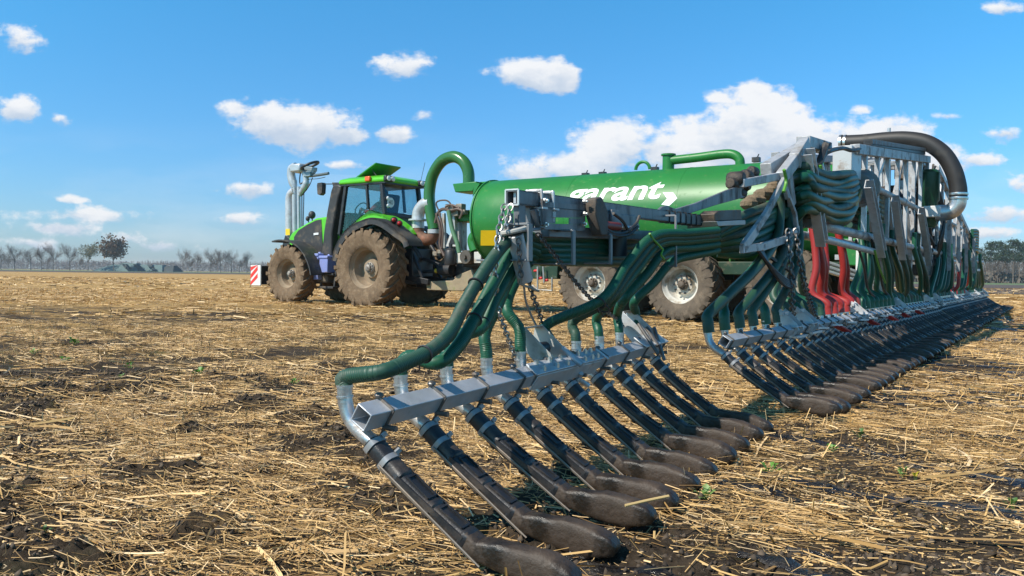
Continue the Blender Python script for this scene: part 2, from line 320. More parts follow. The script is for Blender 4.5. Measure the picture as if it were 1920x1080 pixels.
# ================================================================== ground
def clods(x,y):
    r=fbm(x*3.1+40,y*3.1+11,3); return np.clip((r-.545)*7,0,1)*np.clip(1.15-x*.75,.12,1)
def hz(x,y):
    x=np.asarray(x,float); y=np.asarray(y,float); d=np.hypot(x,y)
    k=np.exp(-d/30)*np.clip((90-d)/40,0,1)
    h=(fbm(x*.9,y*.9,3)-.5)*.10+(fbm(x*5+3,y*5,3)-.5)*.05
    c=clods(x,y)
    h=h+c*(.018+.085*(1-np.abs(2*fbm(x*13,y*13,4)-1))-.045)+c*(vnoise(x*37,y*37)-.5)*.03
    return h*k-.012
def hz1(x,y): return float(hz(np.array([x]),np.array([y]))[0])
def ground_mat():
    m=bpy.data.materials.new('stubble soil'); m.use_nodes=True; t=m.node_tree; b=t.nodes['Principled BSDF']; l=t.links
    g=nd('ShaderNodeNewGeometry',t)
    def noise(sc,det,r,st=(1,1,1)):
        mp=nd('ShaderNodeMapping',t); mp.inputs['Scale'].default_value=st; mp.inputs['Rotation'].default_value=(0,0,A*.6); l.new(g.outputs['Position'],mp.inputs[0])
        n=nd('ShaderNodeTexNoise',t); n.inputs['Scale'].default_value=sc; n.inputs['Detail'].default_value=det; n.inputs['Roughness'].default_value=r; l.new(mp.outputs[0],n.inputs['Vector']); return n.outputs['Fac']
    def mr(x,a,b_,c=0,d=1):
        n=nd('ShaderNodeMapRange',t); l.new(x,n.inputs[0])
        for i,v in enumerate((a,b_,c,d)): n.inputs[i+1].default_value=v
        return n.outputs[0]
    def mix(f,a,b_):
        n=nd('ShaderNodeMix',t,data_type='RGBA')
        for i,x in ((0,f),(6,a),(7,b_)):
            if isinstance(x,tuple): n.inputs[i].default_value=(*x,1)
            elif isinstance(x,float): n.inputs[i].default_value=x
            else: l.new(x,n.inputs[i])
        return n.outputs[2]
    def mth(op,a,b_):
        n=nd('ShaderNodeMath',t,operation=op); n.use_clamp=True
        for i,x in ((0,a),(1,b_)):
            if isinstance(x,float): n.inputs[i].default_value=x
            else: l.new(x,n.inputs[i])
        return n.outputs[0]
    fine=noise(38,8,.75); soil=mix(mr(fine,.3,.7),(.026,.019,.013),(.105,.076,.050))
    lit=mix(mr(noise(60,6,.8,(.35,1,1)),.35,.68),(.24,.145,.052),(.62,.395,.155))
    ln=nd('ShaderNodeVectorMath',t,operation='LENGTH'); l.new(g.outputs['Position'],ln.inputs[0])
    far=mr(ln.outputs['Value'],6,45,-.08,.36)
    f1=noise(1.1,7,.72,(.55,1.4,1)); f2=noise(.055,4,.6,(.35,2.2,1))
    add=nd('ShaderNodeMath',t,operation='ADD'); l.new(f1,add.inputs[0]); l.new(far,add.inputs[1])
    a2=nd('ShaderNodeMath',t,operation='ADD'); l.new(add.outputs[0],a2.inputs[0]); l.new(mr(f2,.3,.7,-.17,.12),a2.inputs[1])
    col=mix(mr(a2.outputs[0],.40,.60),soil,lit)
    # greenish volunteer growth in places
    gn=mth('MULTIPLY',mr(noise(2.2,6,.7),.58,.72),mr(noise(.12,3,.6),.45,.6)); gn=mth('MULTIPLY',gn,.55)
    col=mix(gn,col,(.09,.13,.03))
    l.new(col,b.inputs['Base Color']); b.inputs['Roughness'].default_value=.95; b.inputs['Specular IOR Level'].default_value=.15
    bp=nd('ShaderNodeBump',t); bp.inputs['Strength'].default_value=.9; bp.inputs['Distance'].default_value=.03; l.new(fine,bp.inputs['Height']); l.new(bp.outputs[0],b.inputs['Normal'])
    return m
def ground():
    ys=np.concatenate([[-60,-20,-8,-3,-.5],np.geomspace(.8,45,470),np.geomspace(47,1090,60)])
    n=440; s=np.linspace(-1,1,n)
    hw=np.where(ys<.8,np.maximum(3.0,60*(ys<-1)),.82*np.maximum(ys,.8)+1.9); hw=np.where((ys<=-.5)&(ys>-1),6,hw)
    X=hw[:,None]*s[None,:]; Y=np.repeat(ys[:,None],n,1); Z=hz(X.ravel(),Y.ravel()).reshape(X.shape); Z[ys>100]=-.012
    V=np.stack([X,Y,Z],-1).reshape(-1,3); i=np.arange(len(ys)-1)[:,None]*n+np.arange(n-1)[None,:]; i=i.ravel()
    Q=np.stack([i,i+1,i+n+1,i+n],1)
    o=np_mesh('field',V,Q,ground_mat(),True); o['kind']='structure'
ground()
def sheet(name,pts,z,mat):
    o=MB().add([(x,y,0) for x,y in pts],[tuple(range(len(pts)))])
    ob=o.build(name,mat); ob.location.z=z; ob['kind']='structure'; return ob
soilm=M('ploughed soil',(.085,.058,.042),.95,0,.35,.35,(.16,.115,.07),.3,.8)
grassm=M('spring grass',(.10,.16,.045),.9,0,.3,.1,(.17,.17,.08),.4,.05)
sheet('ploughed_soil',[(-620,330),(-60,330),(30,260),(20,170),(-40,205),(-420,205)],.02,soilm)
sheet('grass_verge',[(-900,420),(-900,620),(500,620),(500,420),(60,300),(-60,332),(-640,332)],.024,grassm)
sheet('ploughed_soil',[(25,60),(31.5,50),(90,46),(260,60),(260,84),(60,84),(30,84)],.02,soilm)
sheet('ploughed_soil',[(30,90),(260,90),(260,165),(40,165)],.02,soilm)
sheet('grass_verge',[(30,168),(320,168),(420,420),(100,420)],.02,grassm)
# ------------------------------------------------------------------ shoe rows (where the slurry comes out)
SHOES=[]       # (v of tip, u)
for i in range(10): SHOES.append((-1.03-.032*i,1.74+.275*i))
for i in range(7): SHOES.append((-1.08,4.90+.30*i))
for i in range(28): SHOES.append((-1.08,7.02+.30*i))
for i in range(38): SHOES.append((-1.08,15.80+.30*i))
def slurry():
    V=[];Q=[]
    for (v0,u0) in SHOES:
        if u0>22: continue
        x=np.arange(-.12,5.2 if u0<9 else 2.6,.05); k=len(x)
        w=.02+.045*fbm(x*2.3+u0*31,x*0+u0*7,3); w*=np.clip((fbm(x*1.2+u0*13,x*0+3.3*u0,3)-.40)*9,0,1.25)
        c=u0+(fbm(x*1.5,x*0+u0*5,2)-.5)*.12
        b=len(V)
        for j in range(k):
            for s in (-1,-.4,.4,1):
                wx,wy,_=toW((v0+x[j],c[j]+s*(w[j]+.012*NR.rand()),0)); V.append((wx,wy,0.0 if abs(s)==1 else .012))
        for j in range(k-1):
            if w[j]<.012 and w[j+1]<.012: continue
            for q in range(3): a=b+j*4+q; Q.append((a,a+1,a+5,a+4))
    V=np.array(V); V[:,2]+=hz(V[:,0],V[:,1])+.002
    m=M('wet slurry',(.012,.010,.009),.16,0,.4,20,(.035,.028,.02),.4,16,.55,bump=.8,bscale=40)
    o=np_mesh('slurry',V,Q,m,True); o['kind']='stuff'; o['label']='black wet slurry lines on the straw behind the shoes'; o['category']='slurry'
slurry()
# ------------------------------------------------------------------ straw
def straw_mat(name,c,isl):
    m=bpy.data.materials.new(name); m.use_nodes=True; t=m.node_tree; b=t.nodes['Principled BSDF']; l=t.links
    g=nd('ShaderNodeNewGeometry',t); cr=nd('ShaderNodeValToRGB',t); l.new(g.outputs['Random Per Island'],cr.inputs[0])
    e=cr.color_ramp.elements; e[0].position=0; e[0].color=(.15,.085,.034,1); e[1].position=1; e[1].color=(.82,.60,.34,1)
    for p,q in ((.2,(.32,.185,.062,1)),(.5,(.54,.335,.125,1)),(.78,(.72,.47,.20,1))):
        k=cr.color_ramp.elements.new(p); k.color=q
    l.new(cr.outputs[0],b.inputs['Base Color']); b.inputs['Roughness'].default_value=.5; b.inputs['Specular IOR Level'].default_value=.35
    return m
SM=straw_mat('dry straw',None,0)
def straw(name,y0,y1,cnt,l0,l1,w,seg,up=.0,lift=.03,thr=.42,xm=.80,amp=1.0,rows=False):
    cnt=int(cnt); y=np.sqrt(NR.rand(cnt)*(y1**2-y0**2)+y0**2); x=(NR.rand(cnt)*2-1)*(xm*y+.5)
    if rows:
        uu=x*EU[0]+y*EU[1]; vv=x*EV[0]+y*EV[1]; uu=np.round(uu/.125)*.125+NR.randn(cnt)*.012; vv=np.round(vv/.05+NR.randn(cnt)*.12)*.05; x=uu*EU[0]+vv*EV[0]; y=uu*EU[1]+vv*EV[1]
    d=fbm(x*1.3+7,y*1.3,4)*.65+fbm(x*.25,y*.6,3)*.35
    prob=np.clip((d-thr)*8,.07,1)*(1-.80*clods(x,y))
    # thinner on fresh slurry
    v=x*EV[0]+y*EV[1]; u=x*EU[0]+y*EU[1]; on=(v>-1.15)&(v<4)&(u>1.8)&(u<12)&(np.abs((u-1.74+.14)%.28-.14)<.05); prob*=np.where(on,.75,1)
    k=NR.rand(cnt)<prob; x=x[k]; y=y[k]; n=len(x)
    L=l0+(l1-l0)*NR.rand(n)**1.9; Wd=w*(.4+1.3*NR.rand(n)**2); th=NR.rand(n)*math.pi*2
    bias=NR.rand(n)<.42; th=np.where(bias,-A*.75+NR.randn(n)*.30,th)
    ph=NR.randn(n)*.10*amp; isup=NR.rand(n)<up; ph=np.where(isup,.55+NR.rand(n)*1.0,ph); L=np.where(isup,np.minimum(L*.45,.13),L)
    z=hz(x,y)+.004+NR.rand(n)**2*lift; z=np.where(isup,hz(x,y)-.004,z)
    dx=np.cos(th)*np.cos(ph); dy=np.sin(th)*np.cos(ph); dz=np.sin(ph); D=np.stack([dx,dy,dz],1)
    sx=-np.sin(th); sy=np.cos(th); roll=NR.randn(n)*.5; Sd=np.stack([sx*np.cos(roll),sy*np.cos(roll),np.sin(roll)],1); U=np.cross(D,Sd)
    bend=(NR.randn(n)*.09*L)[:,None]; Pm=np.stack([x,y,z],1); st=np.where(isup,0.0,-.5)
    rows=[]
    for j in range(seg+1):
        s=(j/seg); c=Pm+D*((st+s)*L)[:,None]+(np.stack([sx,sy,sx*0],1)*bend)*(4*s*(1-s))
        zz=hz(c[:,0],c[:,1])+.003; c[:,2]=np.maximum(c[:,2],zz); ww=(Wd*(.5 if j in(0,seg) else .5))[:,None]
        if w<.0075: rows+= [c-Sd*ww,c+U*ww*.55,c+Sd*ww]
        else: rows+= [c-Sd*ww,c+Sd*ww]
    m=3 if w<.0075 else 2
    V=np.stack(rows,1).reshape(-1,3); per=m*(seg+1); base=np.arange(n)*per; Q=[]
    for j in range(seg):
        for q in range(m-1):
            a=base+j*m+q; Q.append(np.stack([a,a+1,a+m+1,a+m],1))
    o=np_mesh(name,V,np.concatenate(Q),SM); o['kind']='stuff'; o['label']='dry golden straw and stubble lying over the field'; o['category']='straw'
FULL=1
straw('straw',1.3,5.0,76000*FULL,.025,.20,.0036,2,.05,.035,.41)
straw('straw',1.3,7.0,1500,.15,.55,.0085,3,.0,.035,.3)
straw('straw',5.0,13,125000*FULL,.04,.26,.0056,1,.07,.04,.39)
straw('straw',13,34,110000*FULL,.10,.38,.0125,1,.10,.05,.36,amp=.8)
straw('straw',34,85,36000*FULL,.2,.8,.04,1,.12,.05,.40,amp=.6)
straw('stubble',1.6,12,13000,.06,.24,.0055,1,1.0,.0,.30,rows=True)
straw('chaff',1.4,5.5,60000,.006,.04,.004,1,.0,.012,.22)

def crumbs():
    n=52000; y=np.sqrt(NR.rand(n)*(6.5**2-1.4**2)+1.4**2); x=(NR.rand(n)*2-1)*(.8*y+.4)
    d=fbm(x*1.3+7,y*1.3,4)*.65+fbm(x*.25,y*.6,3)*.35; pr_=np.clip((.47-d)*7,.08,1)+.9*clods(x,y); k=NR.rand(n)<pr_; x=x[k]; y=y[k]; n=len(x)
    r=.0025+.013*NR.rand(n)**3.2; z=hz(x,y)+r*.25
    dirs=np.array([(1,0,0),(0,1,0),(-1,0,0),(0,-1,0),(.1,.1,1),(-.1,0,-1),(.7,.7,.55),(-.7,-.6,.5)],float)[:6]
    V=np.stack([np.stack([x,y,z],1)+dirs[j]*(r*(.6+.8*NR.rand(n)))[:,None]+NR.randn(n,3)*(r*.22)[:,None] for j in range(6)],1).reshape(-1,3)
    F_=np.array([(0,1,4),(1,2,4),(2,3,4),(3,0,4),(1,0,5),(2,1,5),(3,2,5),(0,3,5)]); Q=(np.arange(n)[:,None,None]*6+F_[None]).reshape(-1,3)
    o=np_mesh('soil_crumbs',V,Q,M('crumbled soil',(.075,.054,.036),.95,0,.3,30,island=.5)); o['kind']='stuff'; o['label']='crumbled dark soil lying between the straw'; o['category']='soil'
crumbs()
# ================================================================== wheels
def make_wheel(parent,name,ctr,Rr,Wd,rimR,nl,lugh,tym,rimm,hubm,flip=False,chev=.32,hubbolts=10,dish=.5,lw=.075):
    """axis along u; outer face at -u (or +u when flip)"""
    s=-1 if flip else 1; cv,cu,cz=ctr
    tr=Rr-lugh; h=Wd/2
    rim=MB(); P=lambda pr:[(r,a*s) for r,a in pr]
    rim.lathe(P([(rimR+.012,-h*.80),(rimR+.014,-h*.74),(rimR-.02,-h*.72),(rimR-.045,-h*.50),(rimR-.075,-h*.42),(rimR-.085,h*(dish-.30)),(rimR-.13,h*(dish-.12)),(rimR*.52,h*(dish-.18)),(rimR*.46,h*(dish-.45)),(rimR*.30,h*(dish-.48)),(.0,h*(dish-.48))]),ctr,'Y',48,False)
    rim.lathe(P([(rimR+.012,h*.80),(rimR-.03,h*.75),(rimR-.06,h*.3),(rimR*.5,h*.25),(0,h*.25)]),ctr,'Y',32,False)
    ro=rim.build(name,rimm,parent)
    t=MB(); prof=[(rimR-.01,-h*.78),(rimR+.03,-h*.86)]
    for k in range(1,8):
        q=k/8; prof.append((rimR+.03+(tr-rimR-.06)*q,-h*(.86+.14*math.sin(math.pi*min(q*1.05,1)*.62))))
    prof+=[(tr-.012,-h*.90),(tr+.004,-h*.72),(tr+.012,0)]
    prof=prof+[(r,-a) for r,a in reversed(prof[:-1])]
    t.lathe([(r,a*s) for r,a in prof],ctr,'Y',72,False)
    c=Vector(ctr)
    for side in (-1,1):
        for i in range(nl):
            a0=2*math.pi*(i+(.5 if side>0 else 0))/nl
            pts=[(-.02,1.02,-.115),(.0,1.0,0),(.35,.55,0),(1.0,-.06,0)]  # (angle share, width share, radial drop)
            lo=[];hi=[]
            for (q,wf,dr) in pts:
                for e in (-1,1):
                    a=a0+side*0+q*chev+e*lw/2/Rr*(1.25 if wf>.9 else 1); y=side*h*wf*s
                    for lst,rr in ((lo,tr-.03+dr),(hi,Rr+dr-(0.012 if wf>.9 and dr==0 else 0))):
                        yy=y*(1.0 if lst is hi else 1.0); lst.append(c+Vector((math.cos(a)*rr,yy,math.sin(a)*rr)))
            n=len(pts); vs=lo+hi; o=2*n; fs=[]
            for j in range(n-1):
                a=2*j; fs+= [(o+a,o+a+1,o+a+3,o+a+2),(a,a+2,o+a+2,o+a),(a+1,o+a+1,o+a+3,a+3)]
            fs+=[(0,o,o+1,1),(2*n-2,2*n-1,o+2*n-1,o+2*n-2)]
            t.add(vs,fs)
    t.build('tyre',tym,ro)
    hb=MB(); y0=h*(dish-.48)
    hb.lathe(P([(rimR*.27,y0+.01),(rimR*.27,y0-.035),(rimR*.22,y0-.05),(rimR*.17,y0-.055),(rimR*.16,y0-.12),(rimR*.11,y0-.14),(0,y0-.145)]),ctr,'Y',24,False)
    for i in range(hubbolts):
        a=2*math.pi*i/hubbolts; q=c+Vector((math.cos(a)*rimR*.225,(y0-.03)*s,math.sin(a)*rimR*.225)); hb.lathe([(.016,0),(.016,-.05*s),(0,-.05*s)],q,'Y',6,False)
    hb.build('hub',hubm,ro)
    return ro
def pl(u,*px): return [Vector(PU(x,y,u)) for x,y in px]
# ================================================================== tractor
def tractor():
    UC=15.3
    T=thing('tractor','bright green farm tractor with open roof hatch, mud covered tyres and a glazed cab','tractor',(-15.5,UC,0))
    # wheels
    for (v,z,Rr,Wd,rim,nl,un) in ((-14.14,.955,.985,.66,.52,20,14.36),(-17.06,.785,.785,.54,.40,18,14.36)):
        make_wheel(T,'wheel',(v,un,z),Rr,Wd,rim,nl,.055,mudty(),M('mud coated rim',(.27,.20,.13),.85,0,.25,5,(.36,.33,.29),.22,4,bump=.3),M('muddy wheel hub',(.30,.28,.25),.6,.2,.3,10,(.12,.09,.07),.4,12),dish=.45)
        make_wheel(T,'wheel',(v,2*UC-un,z),Rr,Wd,rim,nl,.055,mudty(),MAT['mud coated rim'],MAT['muddy wheel hub'],True,dish=.45)
    dk=blackst(); pb=plast()
    # chassis and axles
    b=MB(); b.box((-17.9,15.0,.62),(-16.2,15.6,1.05)); b.box((-16.3,14.95,.55),(-13.6,15.65,1.25)); b.box((-16.9,14.62,.66),(-17.2,15.98,.9)); b.box((-14.3,14.62,.82),(-13.98,15.98,1.1))
    b.box((-18.35,14.95,.75),(-17.8,15.65,1.15)); b.box((-13.7,14.9,.75),(-13.25,15.7,1.45)); b.build('chassis',dk,T,bevel=.02)
    # rear linkage
    b=MB()
    for u in (14.95,15.65):
        b.bar((-13.6,u,.75),(-12.75,u,.62),.09,.14); b.bar((-13.35,u,1.45),(-12.95,u,.72),.07); b.tube([(-13.3,u,1.55),(-13.0,u,1.2)],.05)
    b.bar((-13.4,15.3,1.25),(-12.7,15.3,1.05),.08); b.bar((-13.4,15.3,.52),(-12.5,15.3,.5),.14,.08); b.build('rear_linkage',blackst(),T,bevel=.01)
    # hood
    q=pl(14.88,(543,470),(541,446),(547,436),(558,428),(575,418),(592,409),(612,406),(640,402),(645,478))
    MB().prism(q,(0,.84,0)).build('hood',lgreen(),T,bevel=.05)
    q=pl(14.865,(550,470),(551,444),(559,432),(574,422),(592,413),(602,411),(606,478),(575,480))
    MB().prism(q,(0,.03,0)).build('engine_grille',plast(),T,bevel=.01)
    q=pl(14.85,(590,468),(590,450),(606,446),(606,466)); 
    MB().prism(pl(14.84,(588,441),(588,437),(597,436),(597,440)),(0,.02,0)).build('name_plate',white(),T)
    # dome lamp and small mirror on the hood
    b=MB(); x,u,z=PU(585,403,14.9); b.ell((x,u,z),(.10,.10,.11)); x2,_,z2=PU(577,410,14.9); b.ell((x2,u,z2),(.06,.06,.07)); b.tube([(x,u,z-.08),(x+.02,u+.05,z-.4)],.018); b.tube([(x2,u,z2),(x2+.05,u+.05,z2-.25)],.015)
    b.build('hood_mirror',plast(),T)
    # black stack and air intake column beside the hood
    q=pl(14.62,(602,480),(607,432),(613,395),(620,358),(624,347),(634,346),(640,349),(634,370),(628,402),(622,436),(622,480))
    MB().prism(q,(0,.24,0)).build('exhaust_column',plast(),T,bevel=.04)
    b=MB(); b.prism(pl(14.64,(622,342),(652,342),(652,347),(624,349)),(0,.18,0)); b.build('mirror_arm',plast(),T,bevel=.01)
    m=MB(); m.prism(pl(14.42,(594,348),(595,343),(603,342),(604,347),(603,362),(599,366),(595,364)),(0,.14,0)); a=PU(602,345,14.45); c2=PU(628,345,14.7); m.tube([a,c2],.014); m.build('side_mirror',plast(),T,bevel=.02)
    # cab : corners in plan
    un,uf=14.62,15.98
    zr=PU(685,342,un)[2]; roofz=zr
    FPt=Vector(PU(650,342,un)); FPb=Vector(PU(637,440,un)); Bt=Vector(PU(687,338,un)); Bb=Vector(PU(691,392,un)); Rt=Vector(PU(715,336,un)); Rb=Vector(PU(722,402,un))
    far=lambda p:Vector((p.x,uf,p.z))
    fr=MB()
    for s in (lambda p:p,far):
        fr.bar(s(FPb),s(FPt),.09,.09); fr.bar(s(Bb),s(Bt),.07,.06); fr.bar(s(Rb),s(Rt),.10,.10); fr.bar(s(FPt),s(Rt),.07); fr.bar(s(FPb)+Vector((.05,0,-.45)),s(Bb)+Vector((0,0,-.3)),.08)
    fr.bar(FPt,far(FPt),.07); fr.bar(Rt,far(Rt),.08); fr.bar(Rb,far(Rb),.10); fr.bar(FPb,far(FPb),.08)
    fr.build('cab_frame',blackst(),T,bevel=.012)
    b=MB(); b.prism([FPb+Vector((.02,.02,.0)),FPb+Vector((.1,.02,-.65)),Vector((Rb.x,un+.02,FPb.z-.65)),Rb+Vector((0,.02,-.05)),Bb+Vector((0,.02,-.02))],(0,uf-un-.04,0)); b.build('cab_lower_body',M('deep green paint',(.012,.10,.02),.4,0,.2,3,MUD,.25,3),T)
    def pane(pts,name='window'):
        b=MB(); n=(pts[1]-pts[0]).cross(pts[2]-pts[0]).normalized()*.006; b.prism(pts,n); return b.build(name,glass,T,smooth=False)
    e=Vector((0,.01,0))
    pane([FPb+e,Bb+e,Bt+e,FPt+e],'door_window'); pane([Bb+e,Rb+e,Rt+e,Bt+e]); pane([far(FPb)-e,far(Bb)-e,far(Bt)-e,far(FPt)-e],'door_window'); pane([far(Bb)-e,far(Rb)-e,far(Rt)-e,far(Bt)-e])
    pane([Rb,far(Rb),far(Rt),Rt],'rear_window'); pane([FPb+Vector((-.03,0,0)),far(FPb)+Vector((-.03,0,0)),far(FPt)+Vector((-.03,0,0)),FPt+Vector((-.03,0,0))],'windscreen')
    # roof
    b=MB(); n=8; lo=[];v0,v1=FPt.x-.22,Rt.x+.22
    secs=[(0,.0,.02),(.06,.05,.08),(.2,.10,.17),(.8,.10,.20),(.94,.05,.12),(1,0,.03)]
    rf=MB()
    outline=lambda ins,zz:[(v0+ins,un-.10+ins,zz),(v1-ins,un-.10+ins,zz),(v1-ins,uf+.10-ins,zz),(v0+ins,uf+.10-ins,zz)]
    L_=[outline(.03,zr-.03),outline(0,zr+.03),outline(.03,zr+.10),outline(.22,zr+.17),outline(.45,zr+.185)]
    vs=sum(L_,[]); fs=[(3,2,1,0)]+[(4*i+k,4*i+(k+1)%4,4*i+4+(k+1)%4,4*i+4+k) for i in range(4) for k in range(4)]+[(16,17,18,19)]
    rf.add(vs,fs); rfo=rf.build('cab_roof',lgreen(),T,bevel=.03)
    MB().box((v0+.06,un-.06,zr-.06),(v1-.04,uf+.06,zr-.0)).build('roof_lining',blackst(),T)
    # open hatch: hinged at the front, tipped up
    zt=zr+.17; hx=PU(662,330,14.85)[0]
    a=Vector(PU(661,331,14.95)); 
    c=[Vector((hx,14.85,zt)),Vector((hx,15.75,zt)),Vector((hx+.95,15.75,zt+.44)),Vector((hx+.95,14.85,zt+.44))]
    c=[Vector((hx+.06,14.80,zt)),Vector((hx+.95,15.05,zt+.03)),Vector((hx+1.15,15.85,zt+.34)),Vector((hx+.36,15.5,zt+.50))]
    c=[Vector((hx+.0,14.85,zt-.02)),Vector((hx+.0,15.80,zt-.02)),Vector((hx+.80,15.80,zt+.36)),Vector((hx+.80,14.85,zt+.36))]
    nrm=(c[1]-c[0]).cross(c[3]-c[0]).normalized()*.04
    MB().prism(c,nrm).build('roof_hatch',dgreen(),rfo,bevel=.012)
    MB().tube([c[3]+Vector((-.25,.1,-.12)),Vector((hx+.75,14.98,zt))],.012).build('hatch_strut',blackst(),rfo)
    # lights on the roof
    x=PU(690,333,un-.12); MB().box((x[0]-.09,un-.16,zr+.0),(x[0]+.09,un-.08,zr+.13)).build('indicator_lamp',M('orange lens',(.75,.13,.02),.2),T,bevel=.025)
    for uu in (un+.05,uf-.05):
        lb=MB().box((v1-.06,uu-.16,zr-.02),(v1+.05,uu+.16,zr+.13)).build('lamp_housing',blackst(),T,bevel=.03)
        for k in (-.075,.075): MB().lathe([(.062,0),(.066,.025),(.03,.045),(0,.05)],(v1+.05,uu+k,zr+.055),'X',16).build('work_lamp',M('lamp lens',(.75,.75,.72),.12,.0,.05),lb)
    MB().tube([(v1-.1,uf,zr+.15),(v1+.02,uf+.02,zr+.62)],.006,5).build('aerial',blackst(),T)
    # fenders
    cw=Vector((-14.14,0,.955))
    def arc(pts,u0,u1,th,name,mat,lip=0):
        q=[Vector(PU(x,y,u0)) for x,y in pts]; q=[p for p in spline(q,5)]; b=MB(); vs=[];fs=[]
        for p in q:
            d=(p-Vector((cw.x,p.y,cw.z))).normalized(); i=p-d*th
            vs+=[p,Vector((p.x,u1,p.z)),Vector((i.x,u1,i.z)),i, p-d*lip if lip else i]
        n=5
        for k in range(len(q)-1):
            a=k*n
            for j in range(4): fs.append((a+j,a+(j+1)%4,a+n+(j+1)%4,a+n+j))
        b.add(vs,fs)
        if lip:
            l=MB(); m=[]
            for p in q:
                d=(p-Vector((cw.x,p.y,cw.z))).normalized(); m.append((p,p-d*lip))
            for (p0,i0),(p1,i1) in zip(m,m[1:]):
                b.hexa([p0,p1,i1,i0,p0+e*3,p1+e*3,i1+e*3,i0+e*3])
        return b.build(name,mat,T)
    arc([(622,488),(626,468),(637,445),(655,425),(675,414),(695,408),(712,411),(730,422),(748,437),(762,448),(767,460)],14.03,14.55,.05,'rear_fender',plast(),.17)
    arc([(668,414),(680,405),(697,400),(712,402),(730,411),(745,423),(755,437)],14.34,14.85,.05,'fender_panel',lgreen(),.20)
    tl=MB(); p=Vector(PU(738,413,14.30)); tl.ell(p+Vector((.02,0,0)),(.09,.10,.085)); p2=Vector(PU(749,419,14.3)); tl.ell(p2,(.08,.08,.08)); tlo=tl.build('tail_light',M('black lamp body',(.02,.02,.02),.3),T)
    l2=MB(); l2.ell(p+Vector((.06,-.05,0)),(.05,.06,.05)); l2.ell(p2+Vector((.03,-.03,0)),(.055,.06,.055)); l2.build('lamp_lens',M('red lens',(.35,.015,.012),.15),tlo)
    # far rear fender
    b=MB(); 
    for k in range(14):
        a0=R(20+k*10); a1=R(30+k*10); P_=lambda a,r,u:(-14.14+math.cos(a)*r,u,.955+math.sin(a)*r)
        b.hexa([P_(a0,1.12,15.75),P_(a0,1.12,16.55),P_(a1,1.12,16.55),P_(a1,1.12,15.75),P_(a0,1.16,15.75),P_(a0,1.16,16.55),P_(a1,1.16,16.55),P_(a1,1.16,15.75)])
    b.build('rear_fender',plast(),T)
    cw=Vector((-17.06,0,.785))
    for (un_,w_) in ((14.06,.52),(16.02,.5)):
        q=[Vector((p[0],0,p[2])) for p in spline([PU(x,y,14.06) for x,y in ((509,452),(522,449),(540,451),(558,461),(571,478),(580,500),(583,516))],5)]
        b=MB()
        for p0,p1 in zip(q,q[1:]):
            d0=(p0-cw).normalized()*.04; d1=(p1-cw).normalized()*.04; f=lambda p,u:Vector((p.x,u,p.z))
            b.hexa([f(p0-d0,un_),f(p0-d0,un_+w_),f(p1-d1,un_+w_),f(p1-d1,un_),f(p0,un_),f(p0,un_+w_),f(p1,un_+w_),f(p1,un_)])
        b.build('front_fender',plast(),T)
    # steps, canisters, tank
    blue=M('pale blue plastic',(.22,.27,.55),.45,0,.12,4,MUD,.25,4)
    for (a_,b_) in (((584,474),(599,513)),((602,478),(617,500))):
        p=Vector(PU(*a_,14.5)); q=Vector(PU(*b_,14.5)); c=MB(); c.box((p.x,14.44,q.z-.16),(q.x,14.85,p.z-.08)); c.box((p.x-.02,14.42,p.z-.10),(q.x+.02,14.86,p.z-.02)); c.lathe([(.05,0),(.05,.05),(0,.06)],((p.x+q.x)/2,14.65,p.z-.03),'Z',12,False); c.build('canister',blue,T,bevel=.02)
    p=Vector(PU(605,500,14.6)); b=MB(); b.box((p.x-.1,14.5,.40),(p.x+.5,14.9,.46)); b.box((p.x-.05,14.55,.75),(p.x+.45,14.9,.80)); b.bar((p.x-.08,14.6,.4),(p.x-.08,14.7,1.2),.05); b.bar((p.x+.45,14.6,.4),(p.x+.45,14.7,1.2),.05); b.build('cab_step',plast(),T,bevel=.01)
    p=Vector(PU(575,505,14.55)); MB().box((p.x-.1,14.58,.55),(p.x+.75,14.95,.98)).build('fuel_tank',M('muddy steel',(.12,.095,.07),.8,0,.3,5),T,bevel=.05)
    # speed disc on the rear window
    d=Vector(PU(723,381,14.9)); n=Vector((1,0,0)); sd=MB().lathe([(.125,0),(.125,.012),(0,.012)],(Rb.x+.04+(Rt.x-Rb.x)*.35,14.82,d.z),'X',28,False).build('speed_disc',white(),T)
    text(sd,'40',(Rb.x+.056+(Rt.x-Rb.x)*.35,14.82,d.z),.16,M('black ink',(.01,.01,.01),.5),(0,1,0))
    for (x_,y_) in ((716,372),(720,386)): 
        k=Vector(PU(x_,y_,14.66)); MB().ell((Rb.x+.03,14.69,k.z),(.03,.05,.05)).build('reflector',white(),T)
    k_=.42
    # inside
    b=MB(); b.box((-14.95,15.05,1.55+k_),(-14.45,15.55,1.72+k_)); b.bar((-14.42,15.3,1.7+k_),(-14.30,15.3,2.45+k_),.46,.14,(1,0,0)); b.build('seat',plast(),T,bevel=.05)
    b=MB(); c=Vector((-15.45,15.3,2.12+k_)); ring=[c+Vector((.11*math.cos(a),.19*math.sin(a),.155*math.cos(a))) for a in [2*math.pi*i/24 for i in range(25)]]; b.tube(ring,.016,6); b.tube([c,(-15.65,15.3,1.6+k_)],.04); b.build('steering_wheel',plast(),T)
    b=MB(); b.box((-15.8,14.9,1.55+k_),(-15.55,15.7,2.0+k_)); b.box((-15.0,15.72,1.6+k_),(-14.3,15.92,1.98+k_)); b.box((-14.75,15.62,2.05+k_),(-14.7,15.86,2.3+k_)); b.build('dashboard',plast(),T,bevel=.03)
    # front hazard board and ballast
    p=Vector(PU(472,497,14.25)); q=Vector(PU(490,535,14.25)); hbx=MB().box((p.x,14.22,q.z),(p.x+.42,14.26,p.z)).build('hazard_board',white(),T)
